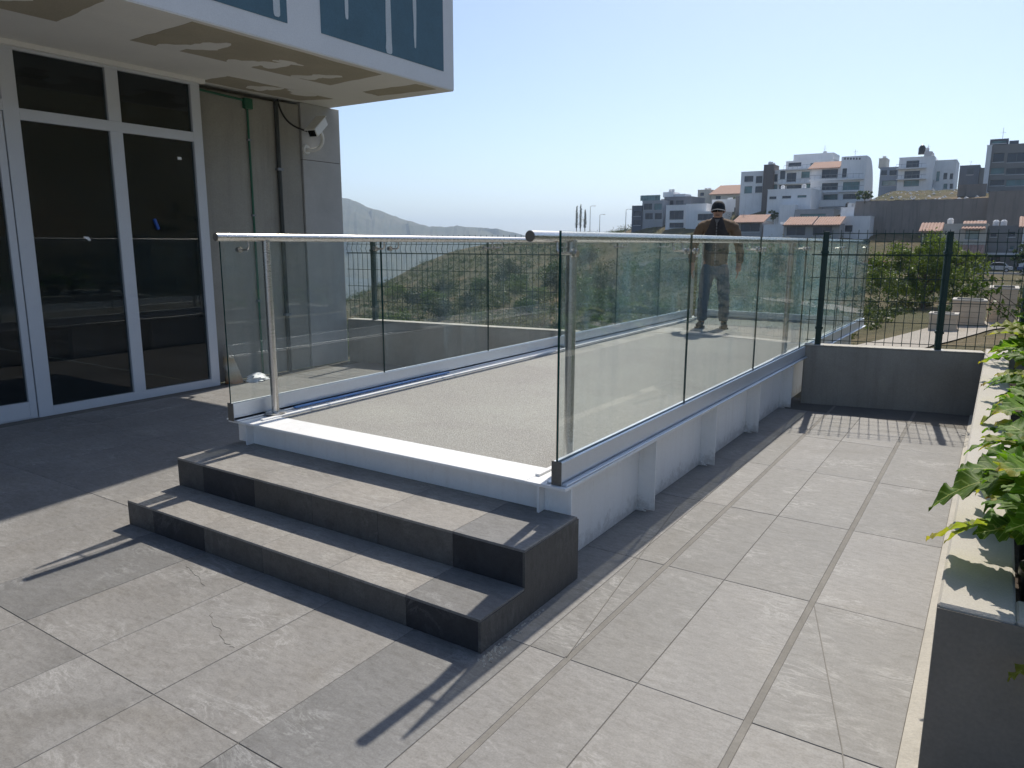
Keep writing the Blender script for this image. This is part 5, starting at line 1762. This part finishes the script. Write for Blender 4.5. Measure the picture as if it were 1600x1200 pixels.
def person():
    root = thing('person', (-3.25, 9.97, BZ - .003), 'person in dark cap, sunglasses, brown jacket and jeans standing on the bridge deck', 'person')
    # body
    v, e = [], []

    def add(p, prev=None):
        v.append(p)
        if prev is not None:
            e.append((prev, len(v) - 1))
        return len(v) - 1
    pel = add((0, 0, .90, .13, .10))
    wst = add((0, 0, 1.04, .13, .095), pel)
    che = add((0, -.01, 1.22, .15, .10), wst)
    uch = add((0, .005, 1.34, .13, .09), che)
    nk0 = add((0, .01, 1.415, .062, .062), uch)
    nk1 = add((0, -.002, 1.465, .056, .058), nk0)
    h0 = add((0, -.024, 1.500, .064, .078), nk1)
    h1 = add((0, -.018, 1.56, .074, .092), h0)
    h2 = add((0, -.006, 1.615, .070, .086), h1)
    add((0, 0, 1.648, .045, .055), h2)
    roots = [pel]
    for s in (-1, 1):
        sh = add((s * .175, .01, 1.365, .058, .055), uch)
        el = add((s * .285, .03, 1.10, .042, .042), sh)
        wr = add((s * .305, -.03, .875, .028, .034), el)
        pm = add((s * .303, -.045, .80, .020, .040), wr)
        add((s * .300, -.05, .765, .017, .040), pm)
        for k, (dy, ln) in enumerate(((-.032, .070), (-.011, .080), (.010, .074), (.030, .058))):
            i = add((s * .300, -.05 + dy, .775, .0095, .0095))
            roots.append(i)
            j = add((s * .298, -.052 + dy, .745, .0092, .0092), i)
            q = add((s * .290, -.055 + dy * .9, .745 - ln * .55, .0085, .0085), j)
            add((s * .276, -.055 + dy * .85, .745 - ln * .95, .0075, .0075), q)
        i = add((s * .300, -.075, .825, .012, .012))
        roots.append(i)
        j = add((s * .292, -.098, .795, .0105, .0105), i)
        add((s * .283, -.104, .762, .009, .009), j)
        hp = add((s * .09, 0, .85, .085, .09), pel)
        kn = add((s * .125, -.015, .47, .055, .06), hp)
        an = add((s * .145, .02, .10, .038, .042), kn)
        ft = add((s * .152, .0, .05, .036, .036), an)
        add((s * .175, -.12, .035, .034, .026), ft)
    b = skin_mesh('body', v, e, roots, 'skin', root)
    # nose, ears, mouth belong to the head
    fz = 1.545
    nose = MB().add([(-.013, -.098, fz - .004), (.013, -.098, fz - .004), (0, -.128, fz - .002), (0, -.100, fz + .040), (0, -.100, fz - .014)], [(0, 2, 3), (2, 1, 3), (0, 4, 2), (2, 4, 1)])
    no = nose.build('nose', 'skin', None, smooth=True)
    no.parent = root
    mo = MB().box(-.026, .026, -.1035, -.080, 1.499, 1.507).build('mouth', 'lens_black', None)
    mo.parent = root
    for s in (-1, 1):
        ea = MB().tube([(s * .070, .0, 1.535), (s * .082, .006, 1.55), (s * .086, .008, 1.575), (s * .074, .0, 1.59)], [.008, .012, .012, .007], 8).build('ear', 'skin', None, smooth=True)
        ea.parent = root
    # jacket
    v, e = [], []
    c0 = add((0, 0, .775, .174, .130))
    c1 = add((0, 0, .95, .172, .130), c0)
    c2 = add((0, -.005, 1.12, .178, .130), c1)
    c3 = add((0, 0, 1.28, .186, .128), c2)
    c4 = add((0, .01, 1.385, .145, .105), c3)
    c5 = add((0, .012, 1.455, .080, .082), c4)
    add((0, .006, 1.490, .074, .078), c5)
    for s in (-1, 1):
        a = add((s * .20, .012, 1.375, .080, .080), c4)
        a2 = add((s * .255, .025, 1.22, .066, .068), a)
        a3 = add((s * .298, .032, 1.09, .060, .062), a2)
        a4 = add((s * .312, .0, .97, .054, .055), a3)
        add((s * .312, -.03, .865, .047, .047), a4)
    skin_mesh('jacket', v, e, c0, 'cloth_brown', root, 3, .0055)
    # vest over the jacket front, stretched shoulder to waist
    v, e = [], []
    c0 = add((0, -.012, .98, .172, .132))
    c2 = add((0, -.016, 1.12, .176, .134), c0)
    c3 = add((0, -.012, 1.27, .180, .134), c2)
    c4 = add((0, -.002, 1.39, .150, .112), c3)
    c5 = add((0, .006, 1.458, .086, .088), c4)
    add((0, .002, 1.492, .080, .084), c5)
    skin_mesh('vest', v, e, c0, 'cloth_dark', root, 3, .004)
    zp = MB()
    for k in range(14):
        z = .86 + k * .042
        zp.box(-.006, .006, -.158, -.120, z, z + .030)
    zo = zp.build('zip', 'zip_metal', None)
    zo.parent = root
    co_ = MB().add([(-.034, -.096, 1.452), (.034, -.096, 1.452), (0, -.142, 1.375), (0, -.09, 1.40)], [(0, 2, 1), (0, 1, 3), (0, 3, 2), (1, 2, 3)]).build('shirt_collar', 'zip_metal', None)
    co_.parent = root
    # jeans
    v, e = [], []
    p0 = add((0, 0, .92, .150, .118))
    p1 = add((0, 0, .84, .135, .118), p0)
    for s in (-1, 1):
        a = add((s * .096, 0, .76, .098, .105), p1)
        a2 = add((s * .118, -.01, .60, .086, .092), a)
        a3 = add((s * .130, -.018, .46, .076, .080), a2)
        a4 = add((s * .140, .005, .27, .070, .074), a3)
        add((s * .147, .018, .075, .066, .074), a4)
    skin_mesh('jeans', v, e, p0, 'denim', root, 3, .0055)
    # boots
    for s in (-1, 1):
        v, e = [], []
        a = add((s * .148, .02, .12, .046, .050))
        a1 = add((s * .150, .03, .055, .046, .048), a)
        a2 = add((s * .160, -.06, .045, .046, .040), a1)
        add((s * .178, -.155, .034, .044, .030), a2)
        bo = skin_mesh('boot', v, e, a, 'boot', root)
        sole = MB().prism([(s * .148 + dx, .02 + dy) for dx, dy in ((-.045, .055), (.045, .055), (.052, -.05), (.052 + s * .022, -.16), (s * .028, -.215), (-.052 + s * .022, -.16), (-.050, -.05))], 'z', .003, .022).build('sole', 'boot', None)
        sole.parent = bo
    # hair band, cap, sunglasses
    hr = MB().tube([(0, .012, 1.525), (0, .010, 1.56), (0, .006, 1.59)], [.070, .079, .080], 18).build('hair', 'hair', None, smooth=True)
    hr.parent = root
    cap = MB()
    n, V, F = 24, [], []
    for i in range(9):
        t = i / 8 * math.pi / 2
        for k in range(n):
            a = 2 * math.pi * k / n
            V.append((.091 * math.cos(t) ** .7 * math.cos(a), -.006 + .108 * math.cos(t) ** .7 * math.sin(a), 1.580 + .112 * math.sin(t)))
    F = [(i * n + k, i * n + (k + 1) % n, (i + 1) * n + (k + 1) % n, (i + 1) * n + k) for i in range(8) for k in range(n)]
    cp = cap.add(V, F).build('cap', 'cap_black', None, smooth=True)
    cp.parent = root
    V, F = [], []
    m = 14
    for k in range(m + 1):
        a = math.pi + math.pi * k / m
        x, y = math.cos(a), math.sin(a)
        for (rx, ry, dz) in ((.088, .100, 0), (.092, .185, -.012)):
            for dd in (0, .008):
                V.append((rx * x, -.006 + ry * y, 1.582 + dz - .020 * (1 - abs(x)) * 0 + dd - .012 * abs(x)))
    for k in range(m):
        o_ = 4 * k
        F += [(o_, o_ + 2, o_ + 6, o_ + 4), (o_ + 1, o_ + 5, o_ + 7, o_ + 3), (o_ + 2, o_ + 3, o_ + 7, o_ + 6)]
    mb = MB().add(V, F)
    mb.m = [0, 0, 1] * m
    br = mb.build('brim', ['cap_black', 'cap_edge'], None, smooth=False)
    br.parent = cp
    bt = MB().tube([(0, -.006, 1.690), (0, -.006, 1.697)], [.010, .006], 10).build('cap_button', 'cap_edge', None)
    bt.parent = cp
    sg = MB()
    for s in (-1, 1):
        sg.obox((s * .033, -.106 + .004, 1.562), (1, s * .22, 0), (0, 1, 0), (0, 0, 1), .031, .005, .018)
        sg.obox((s * .072, -.05, 1.567), (0, 1, 0), (1, 0, 0), (0, 0, 1), .052, .003, .005)
    sg.box(-.008, .008, -.110, -.102, 1.564, 1.572)
    g = sg.build('sunglasses', 'lens_black', None, bevel=.003)
    g.parent = root
    root.rotation_euler.z = R(14)
    return root


person()

# ================================================================== HAZE
hz = MB().box(-8300, 8300, -8300, 8300, -91.5, 290).build('haze', 'sky_haze' if 'sky_haze' in M else 'white_paint', None)
hm = bpy.data.materials.new('haze_air')
hm.use_nodes = True
hm.node_tree.nodes.clear()
ho = hm.node_tree.nodes.new('ShaderNodeOutputMaterial')
pv = hm.node_tree.nodes.new('ShaderNodeVolumePrincipled')
pv.inputs['Color'].default_value = (.68, .83, 1.0, 1)
pv.inputs['Density'].default_value = .00020
pv.inputs['Anisotropy'].default_value = .35
hm.node_tree.links.new(pv.outputs[0], ho.inputs['Volume'])
hz.data.materials.clear()
hz.data.materials.append(hm)
tag(hz, 'pale haze in the air over the valley', 'haze', kind='stuff')
hz.display_type = 'WIRE'
